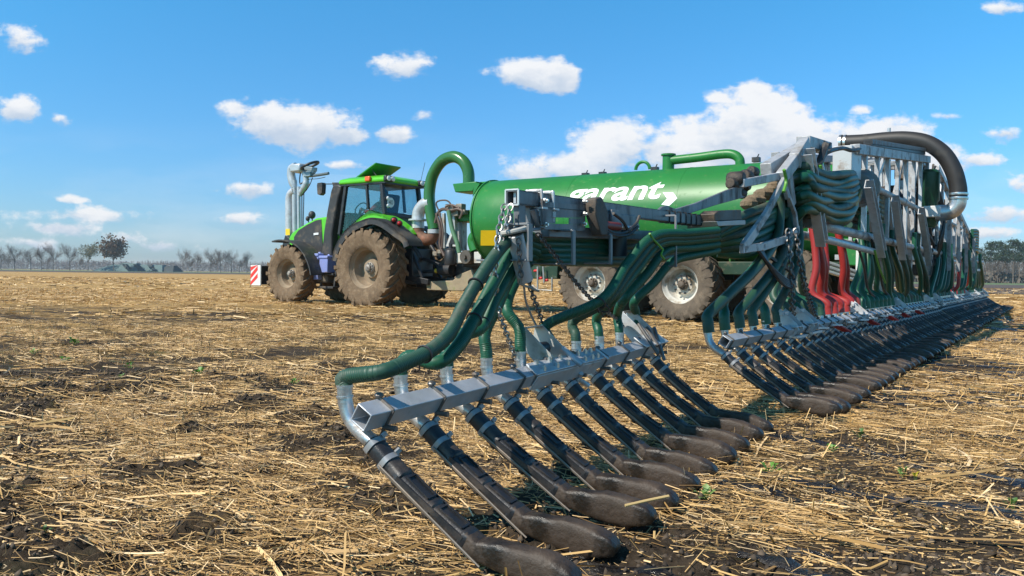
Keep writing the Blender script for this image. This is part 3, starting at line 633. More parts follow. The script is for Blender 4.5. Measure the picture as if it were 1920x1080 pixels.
    MB().box((p.x+.30,14.24,q.z+.02),(p.x+.42,14.62,p.z-.02)).build('board_bracket',blackst(),hbx)
    hh=p.z-q.z; red=M('red reflective film',(.75,.04,.03),.4)
    st=MB()
    for k in (-.05,.32,.70):
        z0=q.z+hh*k; P2=[(p.x+.0,z0),(p.x+.0,z0+.12),(p.x+.30,z0+.36),(p.x+.30,z0+.24)]
        P2=[(x,min(max(z,q.z),p.z)) for x,z in P2]; st.prism([(x,14.214,z) for x,z in P2],(0,.005,0))
    st.build('red_stripe',red,hbx,smooth=False)
    MB().box((p.x+.45,14.7,.5),(p.x+1.1,15.9,1.1)).build('front_ballast',blackst(),T,bevel=.05)
    return T
def text(parent,body,pos,size,mat,right,name='lettering',shear=0,off=0,wrap=None,ext=.004,up=(0,0,1),spacing=1.0,mirror=False):
    cu=bpy.data.curves.new('lettering','FONT'); cu.body=body; cu.size=size; cu.align_x='CENTER'; cu.align_y='CENTER'; cu.shear=shear; cu.offset=off; cu.space_character=spacing; cu.extrude=0
    cu.resolution_u=4
    o=bpy.data.objects.new('tmp',cu); C.objects.link(o); dg=bpy.context.evaluated_depsgraph_get(); me=bpy.data.meshes.new_from_object(o.evaluated_get(dg)); bpy.data.objects.remove(o)
    if wrap:
        bm=bmesh.new(); bm.from_mesh(me); bmesh.ops.subdivide_edges(bm,edges=[e for e in bm.edges if e.calc_length()>.08],cuts=3,use_grid_fill=False); bmesh.ops.triangulate(bm,faces=bm.faces); bm.to_mesh(me); bm.free()
    rt=Vector(right); upv=Vector(up); b=MB(); P=Vector(pos)
    b.v=[(wrap(v.co.x,v.co.y) if wrap else P+rt*v.co.x+upv*v.co.y) for v in me.vertices]; b.f=[tuple(p.vertices) for p in me.polygons]
    b.v=[Vector(x) for x in b.v]
    return b.build(name,mat,parent,smooth=False)
tractor()
# ------------------------------------------------------------------ driver
def driver():
    o=thing('person','driver in a dark red shirt sitting in the tractor cab, hands on the wheel','person',(-14.7,15.3,2.14))
    z=2.14; J=[(-14.62,15.3,z+.05),(-14.60,15.3,z+.25),(-14.57,15.3,z+.46),(-14.60,15.3,z+.60),(-14.62,15.3,z+.69),(-14.64,15.3,z+.80),
       (-14.60,15.10,z+.47),(-14.85,15.05,z+.25),(-15.22,15.13,z+.36),(-15.31,15.15,z+.39),
       (-14.60,15.50,z+.47),(-14.85,15.55,z+.25),(-15.22,15.47,z+.36),(-15.31,15.45,z+.39),
       (-14.66,15.2,z+.05),(-15.10,15.16,z+.08),(-15.22,15.16,z-.35),(-14.66,15.4,z+.05),(-15.10,15.44,z+.08),(-15.22,15.44,z-.35)]
    E=[(0,1),(1,2),(2,3),(3,4),(4,5),(2,6),(6,7),(7,8),(8,9),(2,10),(10,11),(11,12),(12,13),(0,14),(14,15),(15,16),(0,17),(17,18),(18,19)]
    rd=[.16,.16,.15,.07,.085,.085,.075,.055,.04,.045,.075,.055,.04,.045,.10,.085,.06,.10,.085,.06]
    me=bpy.data.meshes.new('body'); me.from_pydata([tuple(Vector(p)-ORIG[o]) for p in J],E,[]); b=bpy.data.objects.new('body',me); C.objects.link(b); b.parent=o
    sk=b.modifiers.new('skin','SKIN'); 
    for i,r in enumerate(rd): me.skin_vertices[0].data[i].radius=(r,r)
    me.skin_vertices[0].data[0].use_root=True
    sb=b.modifiers.new('sub','SUBSURF'); sb.levels=2; sb.render_levels=2
    me.materials.append(M('skin',(.42,.24,.17),.5))
    s=MB(); s.loft([((-14.62,15.3,z+.0),.19,.13),((-14.60,15.3,z+.2),.185,.13),((-14.57,15.3,z+.42),.22,.125),((-14.58,15.3,z+.54),.11,.08)],14,2.2)
    s.tube([(-14.58,15.12,z+.48),(-14.72,15.06,z+.38),(-14.86,15.04,z+.25),(-15.05,15.09,z+.30)],[.09,.08,.07,.06],10); s.tube([(-14.58,15.48,z+.48),(-14.72,15.54,z+.38),(-14.86,15.56,z+.25),(-15.05,15.51,z+.30)],[.09,.08,.07,.06],10)
    s.build('shirt',M('dark red shirt',(.22,.02,.025),.8),o)
    h=MB(); h.ell((-14.61,15.3,z+.785),(.115,.095,.10)); h.build('hair',M('dark hair',(.02,.015,.012),.7),o)
    f=MB(); f.ell((-14.735,15.3,z+.73),(.025,.02,.028)); f.build('nose',MAT['skin'],o)
    e=MB(); e.ell((-14.715,15.265,z+.755),.013); e.ell((-14.715,15.335,z+.755),.013); e.build('eyes',M('dark eyes',(.02,.02,.02),.3),o)
driver()
# ================================================================== docking arm on the tractor nose
def dock():
    T=thing('suction_arm','grey galvanised suction arm with a black ring funnel rising in front of the tractor hood','suction arm',(-18.4,15.2,0))
    pale=M('pale grey painted steel',(.44,.48,.50),.4,.3,.15,4,MUD,.12,4)
    u=15.25; P=lambda x,y,du=0:PU(x,y,u+du)
    MB().tube(spline([P(543,450),P(543,400),P(543,374),P(546,363),P(553,358)],6),.118,16).build('lower_pipe',galv(),T)
    MB().tube([P(553,455),P(553,420),P(552,338)],.075,16).build('riser_pipe',pale,T)
    MB().tube([P(561,455),P(560,350)],.05,12).build('lift_cylinder',pale,T)
    MB().tube(spline([P(552,352),P(549,342),P(546,328),P(547,316),P(555,311)],5),[.085,.09,.10,.105,.11,.115,.118,.118,.118,.118,.118,.118,.115,.115,.115,.115,.11,.11,.11,.1,.1],16).build('swivel_pipe',pale,T)
    a=Vector(P(553,309)); q=Vector(P(572,323)); MB().box((a.x,u-.2,q.z),(q.x,u+.2,a.z)).build('swivel_head',pale,T,bevel=.05)
    MB().tube(spline([P(571,322),P(574,335),P(573,347),P(567,357),P(562,366)],5),[.085]*8+[.1]*6+[.085]*4+[.06]*3,14).build('funnel_pipe',pale,T)
    c=Vector(P(581,310)); rg=[c+Vector((.22*math.cos(t),.24*math.sin(t),.10*math.sin(t+.9))) for t in [2*math.pi*i/28 for i in range(29)]]
    MB().tube(rg,.038,10).build('rubber_ring',rubber(),T)
    b=MB(); b.bar(P(566,314),P(592,318),.12,.11); b.bar(P(572,324),P(590,322),.10,.08); b.box(Vector(P(574,332))-Vector((0,.1,0)),Vector(P(586,322))+Vector((0,.1,0))); b.build('pivot_bracket',M('blue grey steel',(.26,.33,.36),.45,.3),T,bevel=.012)
    b=MB(); b.tube([P(582,330),P(598,328),P(616,325)],.04,10); b.build('latch_tube',M('dark grey steel',(.12,.15,.16),.45,.3),T)
    b=MB(); b.tube([P(566,352),P(566,442)],.016,6); b.tube([P(570,355),P(568,442)],.014,6); b.tube(spline([P(564,320),P(562,335),P(563,345),P(570,340),P(578,336)],5),.018,6); b.tube(spline([P(586,333),P(580,348),P(567,366)],5),.012,6); b.tube(spline([P(580,336),P(596,335),P(610,332)],5),.009,6); b.build('hydraulic_line',blackst(),T)
    b=MB(); b.box((-18.6,14.95,.8),(-18.2,15.6,1.3)); b.bar((-18.4,15.25,1.2),P(548,445),.3,.3); b.build('mount_frame',blackst(),T,bevel=.02)
    a=Vector(P(538,433,-.15)); MB().box((a.x-.05,a.y-.01,a.z-.12),(a.x+.13,a.y,a.z+.06)).build('yellow_sticker',M('yellow film',(.8,.55,.02),.4),T)
dock()
# ================================================================== slurry tanker
UC=15.3; TR=.945; TZ=2.085; TV0,TV1=-11.05,-2.95
def tank_pt(v,s,lift=.006):     # s = height along the skin from the widest point
    a=s/TR; return Vector((v,UC-(TR+lift)*math.cos(a),TZ+(TR+lift)*math.sin(a)))
def on_tank(px,py):
    u=UC-TR*.95
    for _ in range(8):
        p=PU(px,py,u); q=min(max((p[2]-TZ)/TR,-.99),.99); u=UC-TR*math.sqrt(1-q*q)
    return p[0],math.asin(q)*TR
def tanker():
    T=thing('slurry_tanker','long green round slurry tank trailer with white lettering on its side and three axles','tanker',(-7,UC,0))
    b=MB(); prof=[(0,TV0-.28),(.35,TV0-.26),(.62,TV0-.19),(.82,TV0-.09),(.92,TV0-.01),(TR,TV0+.06)]
    n=14
    prof+=[(TR,TV0+.06+(TV1-TV0-.12)*k/n) for k in range(1,n)]
    prof+=[(TR,TV1-.06),(.92,TV1+.01),(.82,TV1+.09),(.62,TV1+.19),(.35,TV1+.26),(0,TV1+.28)]
    b.lathe(prof,(0,UC,TZ),'X',72,False)
    tank=b.build('tank',tgreen(),T,ang=50)
    for v in (TV0+.08,-8.6,-6.1,TV1-.08):
        MB().lathe([(TR-.01,v-.018),(TR+.004,v-.01),(TR+.004,v+.01),(TR-.01,v+.018)],(0,UC,TZ),'X',72,False).build('weld_seam',tgreen(),tank)
    MB().lathe([(TR-.01,TV0+.0),(TR+.03,TV0+.01),(TR+.03,TV0+.05),(TR-.01,TV0+.06)],(0,UC,TZ),'X',72,False).build('end_ring',tgreen(),tank)
    # lettering
    wt=M('white vinyl lettering',(.80,.80,.78),.35,0,.03,3)
    vL,sL=on_tank(1068,372); vR,sR=on_tank(1241,360); size=.62
    mid=(vL+vR)/2; smid=on_tank(1160,364)[1]+.06; mid-=.06
    probe=bpy.data.curves.new('p','FONT'); probe.body='garant'; probe.size=size; probe.shear=.22; probe.offset=.014; po=bpy.data.objects.new('p',probe); C.objects.link(po); bpy.context.view_layer.update(); w0=po.dimensions.x; bpy.data.objects.remove(po)
    kx=(vR-vL)/w0*1.06
    text(T,'garant',(0,0,0),size,wt,(1,0,0),'lettering',.22,.014,lambda x,y:tank_pt(mid+x*kx,smid+y*1.02))
    ar=[on_tank(*p) for p in ((1243,361),(1262,361),(1270,372),(1255,386),(1240,384),(1251,372))]
    MB().add([tank_pt(v,s) for v,s in ar],[(0,1,2,5),(2,3,4,5)]).build('arrow_mark',wt,T,smooth=False)
    # small fittings on top
    g=tgreen(); P=lambda x,y,u=UC:Vector(PU(x,y,u))
    b=MB(); a=P(1253,318); b.lathe([(.12,a.z-.1),(.12,P(1253,292).z),(.15,P(1253,292).z),(.15,P(1253,289).z),(0,P(1253,289).z)],(a.x,UC,0),'Z',20,False); b.build('riser_pipe',g,T)
    MB().tube(spline([P(1256,301),P(1310,295),P(1355,289),P(1375,290),P(1386,298),P(1388,310)],6),.092,16).build('overflow_pipe',g,T)
    b=MB()
    q=P(1205,316); vs=[q+Vector((.16*math.cos(t),0,.16*math.sin(t)-.02)) for t in [math.pi*k/12 for k in range(13)]]; b.tube(vs,.035,6); b.build('lifting_lug',g,T)
    b=MB(); 
    for x,y in ((1098,327),(1130,325),(1228,316),(1418,298)): q=P(x,y+1); b.box(q-Vector((.07,.06,.05)),q+Vector((.07,.06,.04))); b.tube([q,q+Vector((.05,0,.1))],.012,5)
    b.build('vent_valve',blackst(),T)
    a=P(918,345,15.2); MB().box(a+Vector((-.16,-.2,-.1)),a+Vector((.16,.2,.04))).build('manhole_lid',dgreen(),T,bevel=.02)
    a=P(863,347,15.0); c=P(898,361,15.0); fb=MB().prism([(a.x,14.7,a.z),(c.x+.15,14.7,a.z+.02),(c.x+.05,14.7,c.z),(a.x+.08,14.7,c.z)],(0,.6,0)).build('inlet_bracket',tgreen(),T,bevel=.02)
    MB().prism([(c.x+.1,14.69,a.z),(c.x+.25,14.69,a.z-.04),(c.x+.05,14.69,c.z-.12)],(0,.02,0)).build('shadow_gusset',tgreen(),fb)  # tank-green triangle shaped after the shadow beside the inlet bracket
    # big arched suction hose
    hs=M('glossy green hose',(.035,.14,.035),.25,0,.15,3,(.14,.16,.08),.2,2)
    Q=lambda x,y:Vector(PU(x,y,15.0))
    MB().tube(spline([Q(814,430),Q(808,400),Q(805,365),Q(811,330),Q(828,303),Q(850,294),Q(868,302),Q(878,322),Q(879,348)],7),.142,18).build('arched_hose',hs,T)
    b=MB(); b.lathe([(.16,0),(.16,.10)],Q(814,434)+Vector((0,0,-.05)),'Z',16); b.lathe([(.155,0),(.155,.12)],Q(879,350)+Vector((0,0,-.06)),'Z',16); b.build('hose_clamp',galv(),T)
    b=MB().tube(spline([Q(784,428),Q(784,405),Q(788,392),Q(797,383),Q(808,380)],6),.155,16); b.lathe([(.24,0),(.24,.04)],Q(784,414),'Z',18); b.build('steel_elbow',galv(),T)
    MB().tube(spline([Q(784,426),Q(786,440),Q(797,449),Q(810,446),Q(815,432)],6),.145,16).build('rusty_bend',M('rusty pipe',(.19,.085,.05),.7,.1,.35,5,(.10,.07,.05),.4,4),T)
    # pump and hydraulics cluster in front of the tank
    bk=blackst()
    b=MB(); c=P(877,482,14.8); b.lathe([(.16,0),(.16,.22),(.10,.24),(.10,.34),(0,.34)],c+Vector((0,-.1,0)),'Y',20); b.lathe([(.05,-.06),(.05,0)],c+Vector((0,-.1,0)),'Y',10); b.build('pump_pulley',M('dusty dark steel',(.10,.085,.07),.6,.4,.3,8),T)
    b=MB(); c=P(845,481,14.85); b.lathe([(.14,-.2),(.15,-.18),(.15,.12),(.12,.16),(.05,.2),(.05,.3)],c,'Z',18); b.build('oil_filter',bk,T)
    b=MB(); c=P(862,484,14.9); b.box(c+Vector((-.14,0,-.12)),c+Vector((.16,.3,.12))); c=P(895,482,14.75); b.box(c+Vector((-.1,0,-.14)),c+Vector((.1,.02,.12))); b.build('valve_block',M('off white casting',(.55,.53,.48),.5,.1,.2,5,MUD,.3,6),T,bevel=.02)
    b=MB(); b.prism(pl(14.85,(836,462),(847,430),(853,430),(858,462)),(0,.03,0)); b.build('warning_triangle',M('pale grey paint',(.5,.5,.48),.5),T)
    MB().prism(pl(14.845,(841,458),(849,438),(853,458)),(0,-.003,0)).build('dark_panel',bk,T)
    b=MB()
    for pts,r in (([(816,418),(822,398),(833,392),(845,397)],.04),([(818,400),(826,430),(825,460),(833,480)],.035),([(823,396),(830,430),(829,465)],.028),([(845,395),(858,392),(867,397),(862,410)],.03),([(835,388),(846,384),(862,390)],.025),([(826,402),(818,380),(838,376),(850,390)],.02)):
        b.tube(spline([P(x,y,14.8+.02*r*10) for x,y in pts],5),r,7)
    b.build('hydraulic_hose',M('brown rubber hose',(.10,.065,.05),.6,0,.3,4),T)
    MB().tube(spline([P(841,395,14.7),P(848,430,14.7),P(857,455,14.7),P(861,474,14.7)],5),.055,10).build('drain_hose',M('grey green hose',(.09,.19,.10),.45,0,.15,3),T)
    b=MB()
    for x,y,s in ((850,392,.10),(864,388,.09),(843,388,.08),(857,400,.09),(870,398,.07),(834,470,.08),(826,472,.06),(818,476,.07)):
        c=P(x,y,14.95); b.box(c-Vector((s,s,s*.8)),c+Vector((s,s,s*.8)))
    b.build('hydraulic_block',M('worn metal casting',(.30,.27,.22),.5,.4,.35,7,MUD,.35,6),T,bevel=.015)
    b=MB(); b.bar(P(850,395,15),P(853,470,15),.10,.14); b.bar(P(832,400,15.1),P(834,470,15.1),.08); b.bar(P(865,405,15.3),P(865,470,15.3),.2,.2); b.build('front_stand',M('light steel',(.42,.42,.40),.45,.5,.2,5,MUD,.3,5),T,bevel=.01)
    a=P(858,396,15.3); c=P(874,416,15.3); MB().box((a.x,15.1,c.z),(c.x+.3,15.7,a.z)).build('green_box',dgreen(),T,bevel=.02)
    MB().tube(spline([P(892,470,14.85),P(887,452,14.85),P(892,442,14.85),P(905,442,14.95)],6),.135,14).build('outlet_bend',tgreen(),T)
    yl=M('yellow sign paint',(.80,.52,.01),.4,0,.08,3); yp=[on_tank(*p) for p in ((904,431),(936,431),(930,458),(903,458))]
    b=MB(); q=[tank_pt(v,s,.05) for v,s in yp]; b.prism(q,(0,.03,0)); b.build('yellow_panel',yl,T)
    a=P(894,430,14.5); MB().box(a+Vector((-.03,0,-.14)),a+Vector((.08,.04,.06))).build('panel_bracket',dgreen(),T)
    # drawbar and PTO shaft
    dust=M('dusty drawbar paint',(.30,.235,.15),.85,0,.25,4,(.16,.19,.06),.3,4,bump=.2)
    b=MB(); b.prism(pl(15.0,(798,527),(848,526),(862,514),(884,505),(892,520),(868,546),(800,544)),(0,.6,0)); b.build('drawbar',dust,T,bevel=.02)
    b=MB(); b.prism(pl(15.1,(850,520),(870,508),(878,524),(866,534)),(0,.4,0)); b.build('coupling',M('rusty casting',(.17,.12,.08),.8,.1),T,bevel=.02)
    b=MB().tube([P(785,510,15.2),P(835,507,15.2)],.045,10); b.build('drive_shaft',bk,T); MB().tube([P(817,508,15.2),P(832,507.5,15.2)],.058,10).build('shaft_guard',M('yellow guard',(.65,.42,.03),.5,0,.1,3,MUD,.25),T)
    b=MB().lathe([(.12,-.2),(.16,0),(.16,.2)],P(836,506,15.2),'X',16); b.build('shaft_cone',bk,T)
    b=MB(); b.box((-12.4,15.2,.62),(-11.0,15.9,.75)); b.box((-12.5,15.35,.7),(-11.7,15.7,1.2)); b.box((-11.9,15.2,1.0),(-10.9,15.9,1.35)); b.build('pump_frame',bk,T,bevel=.02)
    # undercarriage
    b=MB()
    for u in (14.78,15.72): b.box((-11.0,u-.07,.88),(-3.0,u+.07,1.13))
    for v in (-7.84,-5.90,-3.97): b.box((v-.09,14.52,.60),(v+.09,16.08,.80)); b.box((v-.5,14.72,.78),(v+.5,14.84,.88)); b.box((v-.5,15.66,.78),(v+.5,15.78,.88))
    b.box((-9.9,14.5,.75),(-8.8,16.1,1.1)); b.build('chassis',M('dark green chassis',(.012,.04,.018),.5,0,.3,4,MUD,.3,4),T,bevel=.015)
    for k in range(5):
        v=TV0+.8+k*1.7; b=MB(); b.prism([(v,14.72,1.13),(v,14.52,1.75),(v,14.6,1.5),(v,15.0,1.14)],(.03,0,0)); b.build('saddle',dgreen(),T)
    red=M('red paint',(.55,.03,.03),.4)
    b=MB(); a=P(1012,545,14.35); 
    b.tube([P(1008,500,14.4),P(1008,543,14.4),P(1035,545,14.4),P(1035,520,14.4)],.02,6); b.tube([P(998,535,14.4),P(1010,545,14.4)],.02,6); b.tube([P(1018,498,14.4),P(1020,530,14.4)],.018,6); b.build('side_guard',M('light steel',(.42,.42,.40),.45,.5),T)
    b=MB(); 
    for x,y in ((1005,508),(1013,522),(1024,526)): c=P(x,y,14.45); b.tube([c-Vector((.05,0,0)),c+Vector((.05,0,.01))],.03,8)
    b.build('coupler',red,T,bevel=.01)
    wr=M('white wheel paint',(.60,.57,.50),.5,0,.12,4,(.27,.20,.13),.42,3.0,bump=.08)
    hm=M('muddy hub casting',(.13,.10,.075),.7,.2,.3,10)
    for v in (-7.84,-5.90,-3.97):
        for flip in (False,True):
            w=make_wheel(T,'wheel',(v,(2*UC-14.40) if flip else 14.40,.685),.70,.62,.375,22,.03,mudty2(),wr,hm,flip,chev=.25,dish=.30,lw=.055)
            if not flip:
                b=MB(); 
                for k in range(10):
                    t=2*math.pi*k/10; b.lathe([(.022,0),(.022,-.035),(0,-.035)],(v+.17*math.cos(t),14.40-.31*.18-.02,.685+.17*math.sin(t)),'Y',6,False)
                b.build('wheel_nut',blackst(),w)
    return T
tanker()
# ================================================================== trailing shoes
def noisy(b,amp,sc,seed,keep=None):
    for i,p in enumerate(b.v):
        a=fbm(np.array([p.x*sc+seed+p.z*sc]),np.array([p.y*sc*1.3+seed*3+p.z*sc*.7]),3)[0]-.5
        k=keep(p) if keep else 1
        p.z+=a*amp*k; p.y+=a*amp*.5*k*(1 if p.y>0 else -1)
    return b
BA=Vector((0,0,-.080)); BB=Vector((.352,0,-.325)); BD=(BB-BA).normalized(); BN=Vector((-BD.z,0,BD.x))
def shoe_meshes(seed):
    at=lambda t,dn=0:BA.lerp(BB,t)+BN*(dn-.016*math.sin(math.pi*min(t,1)))
    W_=.031;H_=.027
    boot=MB(); secs=[]
    for t,k in ((0,.92),(.02,1.0),(.12,1.0),(.22,1.0),(.31,1.0),(.325,1.14),(.35,1.14),(.365,.96),(.45,.96),(.54,.96),(.62,.96),(.635,1.13),(.665,1.13),(.68,.96),(.76,.96),(.85,.97),(.93,.98),(.945,1.16),(.985,1.16),(1.0,1.0)):
        secs.append((at(t),W_*k,H_*k))
    boot.loft(secs,20,3.2)
    for t0,t1 in ((.395,.60),(.705,.91)):   # raised oval panels on the back of the boot
        for w,h in ((.020,.0035),): 
            for sgn in (-1,1): boot.bar(at(t0,H_+.001)+Vector((0,sgn*w,0)),at(t1,H_+.001)+Vector((0,sgn*w,0)),.005,.005,BN)
            boot.bar(at(t0,H_+.001)-Vector((0,w,0)),at(t0,H_+.001)+Vector((0,w,0)),.006,.005,BN); boot.bar(at(t1,H_+.001)-Vector((0,w,0)),at(t1,H_+.001)+Vector((0,w,0)),.006,.005,BN)
    for sgn in (-1,1): boot.bar(at(.34,.008)+Vector((0,sgn*(W_+.003),0)),at(.96,.008)+Vector((0,sgn*(W_+.003),0)),.006,.016,BN)
    elbow=MB(); elbow.tube(spline([(-.104,0,.082),(-.103,0,.04),(-.088,0,-.012),(-.045,0,-.054),(.015,0,-.088)],6),.0235,16)
    elbow.tube([(-.1042,0,.084),(-.104,0,.074)],.0255,16); elbow.tube([(-.1035,0,.050),(-.1032,0,.044)],.0265,16)
    band=MB()
    for t in (.015,.17): band.loft([(at(t),W_+.004,H_+.004),(at(t+.04),W_+.004,H_+.004)],20,3.2)
    for t in (.035,.19): band.bar(at(t,H_+.004)+Vector((0,W_*.4,0)),at(t,H_+.016)+Vector((0,W_*.8,0)),.012,.012)
    strip=MB(); strip.bar(at(.20,-.012)+Vector((0,-W_-.005,0)),at(1.12,-.018)+Vector((0,-W_-.003,0)),.003,.007,BN); strip.tube([at(.18,-.008)-Vector((0,W_+.005,0)),at(1.16,-.016)-Vector((0,W_+.004,0))],.0032,6)
    sk=MB(); e=at(1.0)
    sec=[(e-BD*.02,.033,.028),(e+BD*.03,.036,.031)]
    rel=[(.050,-.018,.032,.034),(.10,-.024,.034,.041),(.16,-.028,.035,.047),(.22,-.033,.036,.047),(.265,-.040,.035,.042),(.298,-.044,.034,.035),(.318,-.052,.029,.026),(.328,-.058,.020,.014)]
    sec+=[(e+Vector((a,0,z)),w,h) for a,z,w,h in rel]
    fine=[]
    for i in range(len(sec)-1):
        for k in range(3):
            t=k/3; fine.append((Vector(sec[i][0]).lerp(Vector(sec[i+1][0]),t),sec[i][1]*(1-t)+sec[i+1][1]*t,sec[i][2]*(1-t)+sec[i+1][2]*t))
    fine.append((Vector(sec[-1][0]),sec[-1][1],sec[-1][2]))
    sk.loft(fine,24,4.6)
    keep=lambda p:min(max((p.x-e.x)/.10,0),1)
    noisy(sk,.017,15,seed,keep); noisy(sk,.009,36,seed+5,keep)
    for p in sk.v: p.z-=.012*keep(p)*(1 if p.z<e.z-.08 else 0)
    return boot,elbow,band,sk,strip
PROTO=[]
def place_shoe(bar,y,k):
    if not PROTO:
        for s in range(4):
            bm,em,bd,sm,st=shoe_meshes(s*7.7+1.3)
            r=bm.build('trailing_shoe',rubber(),bar); em.build('elbow_pipe',steel(),r); bd.build('hose_band',M('grey band',(.33,.33,.33),.4,.3,.2,8),r); sm.build('skid',rubberw(),r,ang=70); st.build('spring_strip',M('spring steel',(.26,.21,.165),.4,.6,.3,9,MUD,.3,8),r)
            PROTO.append(r); r['_free']=1
    r=PROTO[k%4]
    if r.get('_free'): del r['_free']; r.parent=bar
    else: r=copy_tree(r,bar)
    r.location=(0,y,0); r.scale=(1,1,1) if bar.location.y<3.5 else (1.02,1.22,1.0); r.rotation_euler=(R(NR.uniform(-1.5,1.5)),R(NR.uniform(-1.6,1.2)),R(NR.uniform(-2.2,2.2))); return r
ROT=R(31)
def tilt(p,c=(0,0,0)):   # the toolbar is turned so that its top face looks back and up
    x,z=p[0],p[1]; return (c[0]+x*math.cos(ROT)+z*math.sin(ROT), c[2]-x*math.sin(ROT)+z*math.cos(ROT))
COUP=[]     # hose couplings (frame coordinates, index of bar)
def toolbar(label,p0,p1,ys,group='shoe bars of the spreader',s=.062,brackets=(),redbits=0):
    """p0,p1 = (v,u,z) of the tube ends"""
    yaw=math.atan2(p1[0]-p0[0],p1[1]-p0[1]); Lb=math.hypot(p1[0]-p0[0],p1[1]-p0[1])
    T=thing('shoe_bar',label,'toolbar',p0,group,local=True,yaw=-yaw); rise=math.atan2(p1[2]-p0[2],Lb); T.rotation_euler=(rise,0,-A-yaw)
    h=s/2; t=.005; b=MB()
    cs=[tilt((-h,-h)),tilt((h,-h)),tilt((h,h)),tilt((-h,h))]; ci=[tilt((-h+t,-h+t)),tilt((h-t,-h+t)),tilt((h-t,h-t)),tilt((-h+t,h-t))]
    vs=[(x,0,z) for x,z in cs]+[(x,Lb,z) for x,z in cs]+[(x,0,z) for x,z in ci]+[(x,Lb,z) for x,z in ci]
    fs=[(k,(k+1)%4,4+(k+1)%4,4+k) for k in range(4)]+[(8+k,12+k,12+(k+1)%4,8+(k+1)%4) for k in range(4)]+[(k,8+k,8+(k+1)%4,(k+1)%4) for k in range(4)]+[(4+k,4+(k+1)%4,12+(k+1)%4,12+k) for k in range(4)]
    b.add(vs,fs); b.build('square_tube',M('blue grey galvanised tube',(.50,.515,.54),.42,.42,.2,9,(.32,.30,.27),.25,7,.6,bump=.12,bscale=30),T,bevel=.004)
    for i,y in enumerate(ys):
        so=place_shoe(T,y,i+NR.randint(4)); so.rotation_euler.y+=rise*1.6*y/Lb*1.9; yy=y+.045
        c=MB(); r=.0045; hh=h+.004
        ring=[tilt((-hh,-hh-.02)),tilt((-hh,hh)),tilt((hh,hh)),tilt((hh,-hh-.03))]
        for a,bb in zip(ring,ring[1:]): c.bar((a[0],yy,a[1]),(bb[0],yy,bb[1]),.009,.006,(0,1,0))
        a=tilt((hh+.012,-hh+.012)); c.tube([(a[0]-.02,yy,a[1]),(a[0]+.03,yy,a[1])],.009,8); a=tilt((-hh,hh+.006)); c.ell((a[0],yy,a[1]),(.014,.016,.010),8,6)
        c.build('strap_clamp',M('dark clamp steel',(.16,.15,.14),.4,.6,.3,9,MUD,.25,8),T)
        w=Vector((-.104,y,.084)); w.rotate(Matrix.Rotation(-yaw,3,'Z')); COUP.append(Vector(p0)+w+Vector((0,0,y*math.sin(rise))))
    for y in brackets:
        g=galv(); b=MB()
        for sg in (-1,1):
            f=lambda x,z,yy:(tilt((x,z))[0],yy,tilt((x,z))[1])
            b.prism([f(-.16,h+.005,y+sg*.07),f(-.15,h+.07,y+sg*.07),f(.02,h+.04,y+sg*.07),f(.06,h+.005,y+sg*.07),f(.05,-h-.02,y+sg*.07),f(-.05,-h-.02,y+sg*.07)],(0,.008,0))
        b.bar(f(-.12,h+.045,y-.09),f(-.12,h+.045,y+.09),.03); b.bar(f(.02,h+.012,y-.12),f(.02,h+.012,y+.12),.05,.008,(0,0,1))
        for sx in (-.05,.03):
            for sy in (-.045,.045): b.ell((f(sx,h+.012,0)[0],y+sy,f(sx,h+.012,0)[2]),.011,6,4)
        b.bar(f(.07,-.02,y-.1),f(.09,.0,y+.1),.03,.02); b.build('hinge_bracket',g,T,bevel=.002)
    for k in range(redbits):
        y=.8+k*1.15+NR.rand()*.3; b=MB()
        for q in range(3): b.bar((.06+q*.03,y,-.03),(.12+q*.03,y+.12,-.08),.025,.012)
        b.build('red_clip',M('red plastic',(.42,.02,.03),.5),T)
    for k in range(int(Lb/.55)):
        if Lb<6: break
        y=.3+k*.55+NR.rand()*.2; b=MB(); b.bar((-.02,y,.05),(.07,y+.05,-.02),.03,.012); b.bar((.05,y-.1,-.02),(.09,y+.12,-.03),.02); b.build('stop_bracket',galv(),T,bevel=.002)
    return T
bar1=toolbar('nearest shoe bar, a short galvanised square tube hung on chains with ten rubber shoes',(-1.70,1.69,.400),(-1.905,4.30,.440),[.05+.275*i for i in range(10)])
bar2=toolbar('second short shoe bar, muddy brown shoes hanging in front of the tanker wheels',(-1.73,4.88,.425),(-1.73,6.70,.425),[.0+.30*i for i in range(7)],brackets=(1.55,))
bar3=toolbar('long middle shoe bar below the boom with many closely set black shoes',(-1.74,6.80,.43),(-1.74,15.35,.43),[.20+.275*i for i in range(31)],brackets=(.15,2.3,5.0,7.9),redbits=5)
bar4=toolbar('far shoe bar at the distant end of the boom, its black shoes in shadow',(-1.76,15.72,.44),(-1.76,27.2,.44),[.08+.275*i for i in range(41)],brackets=(.3,3.0,6.0,8.4,11))
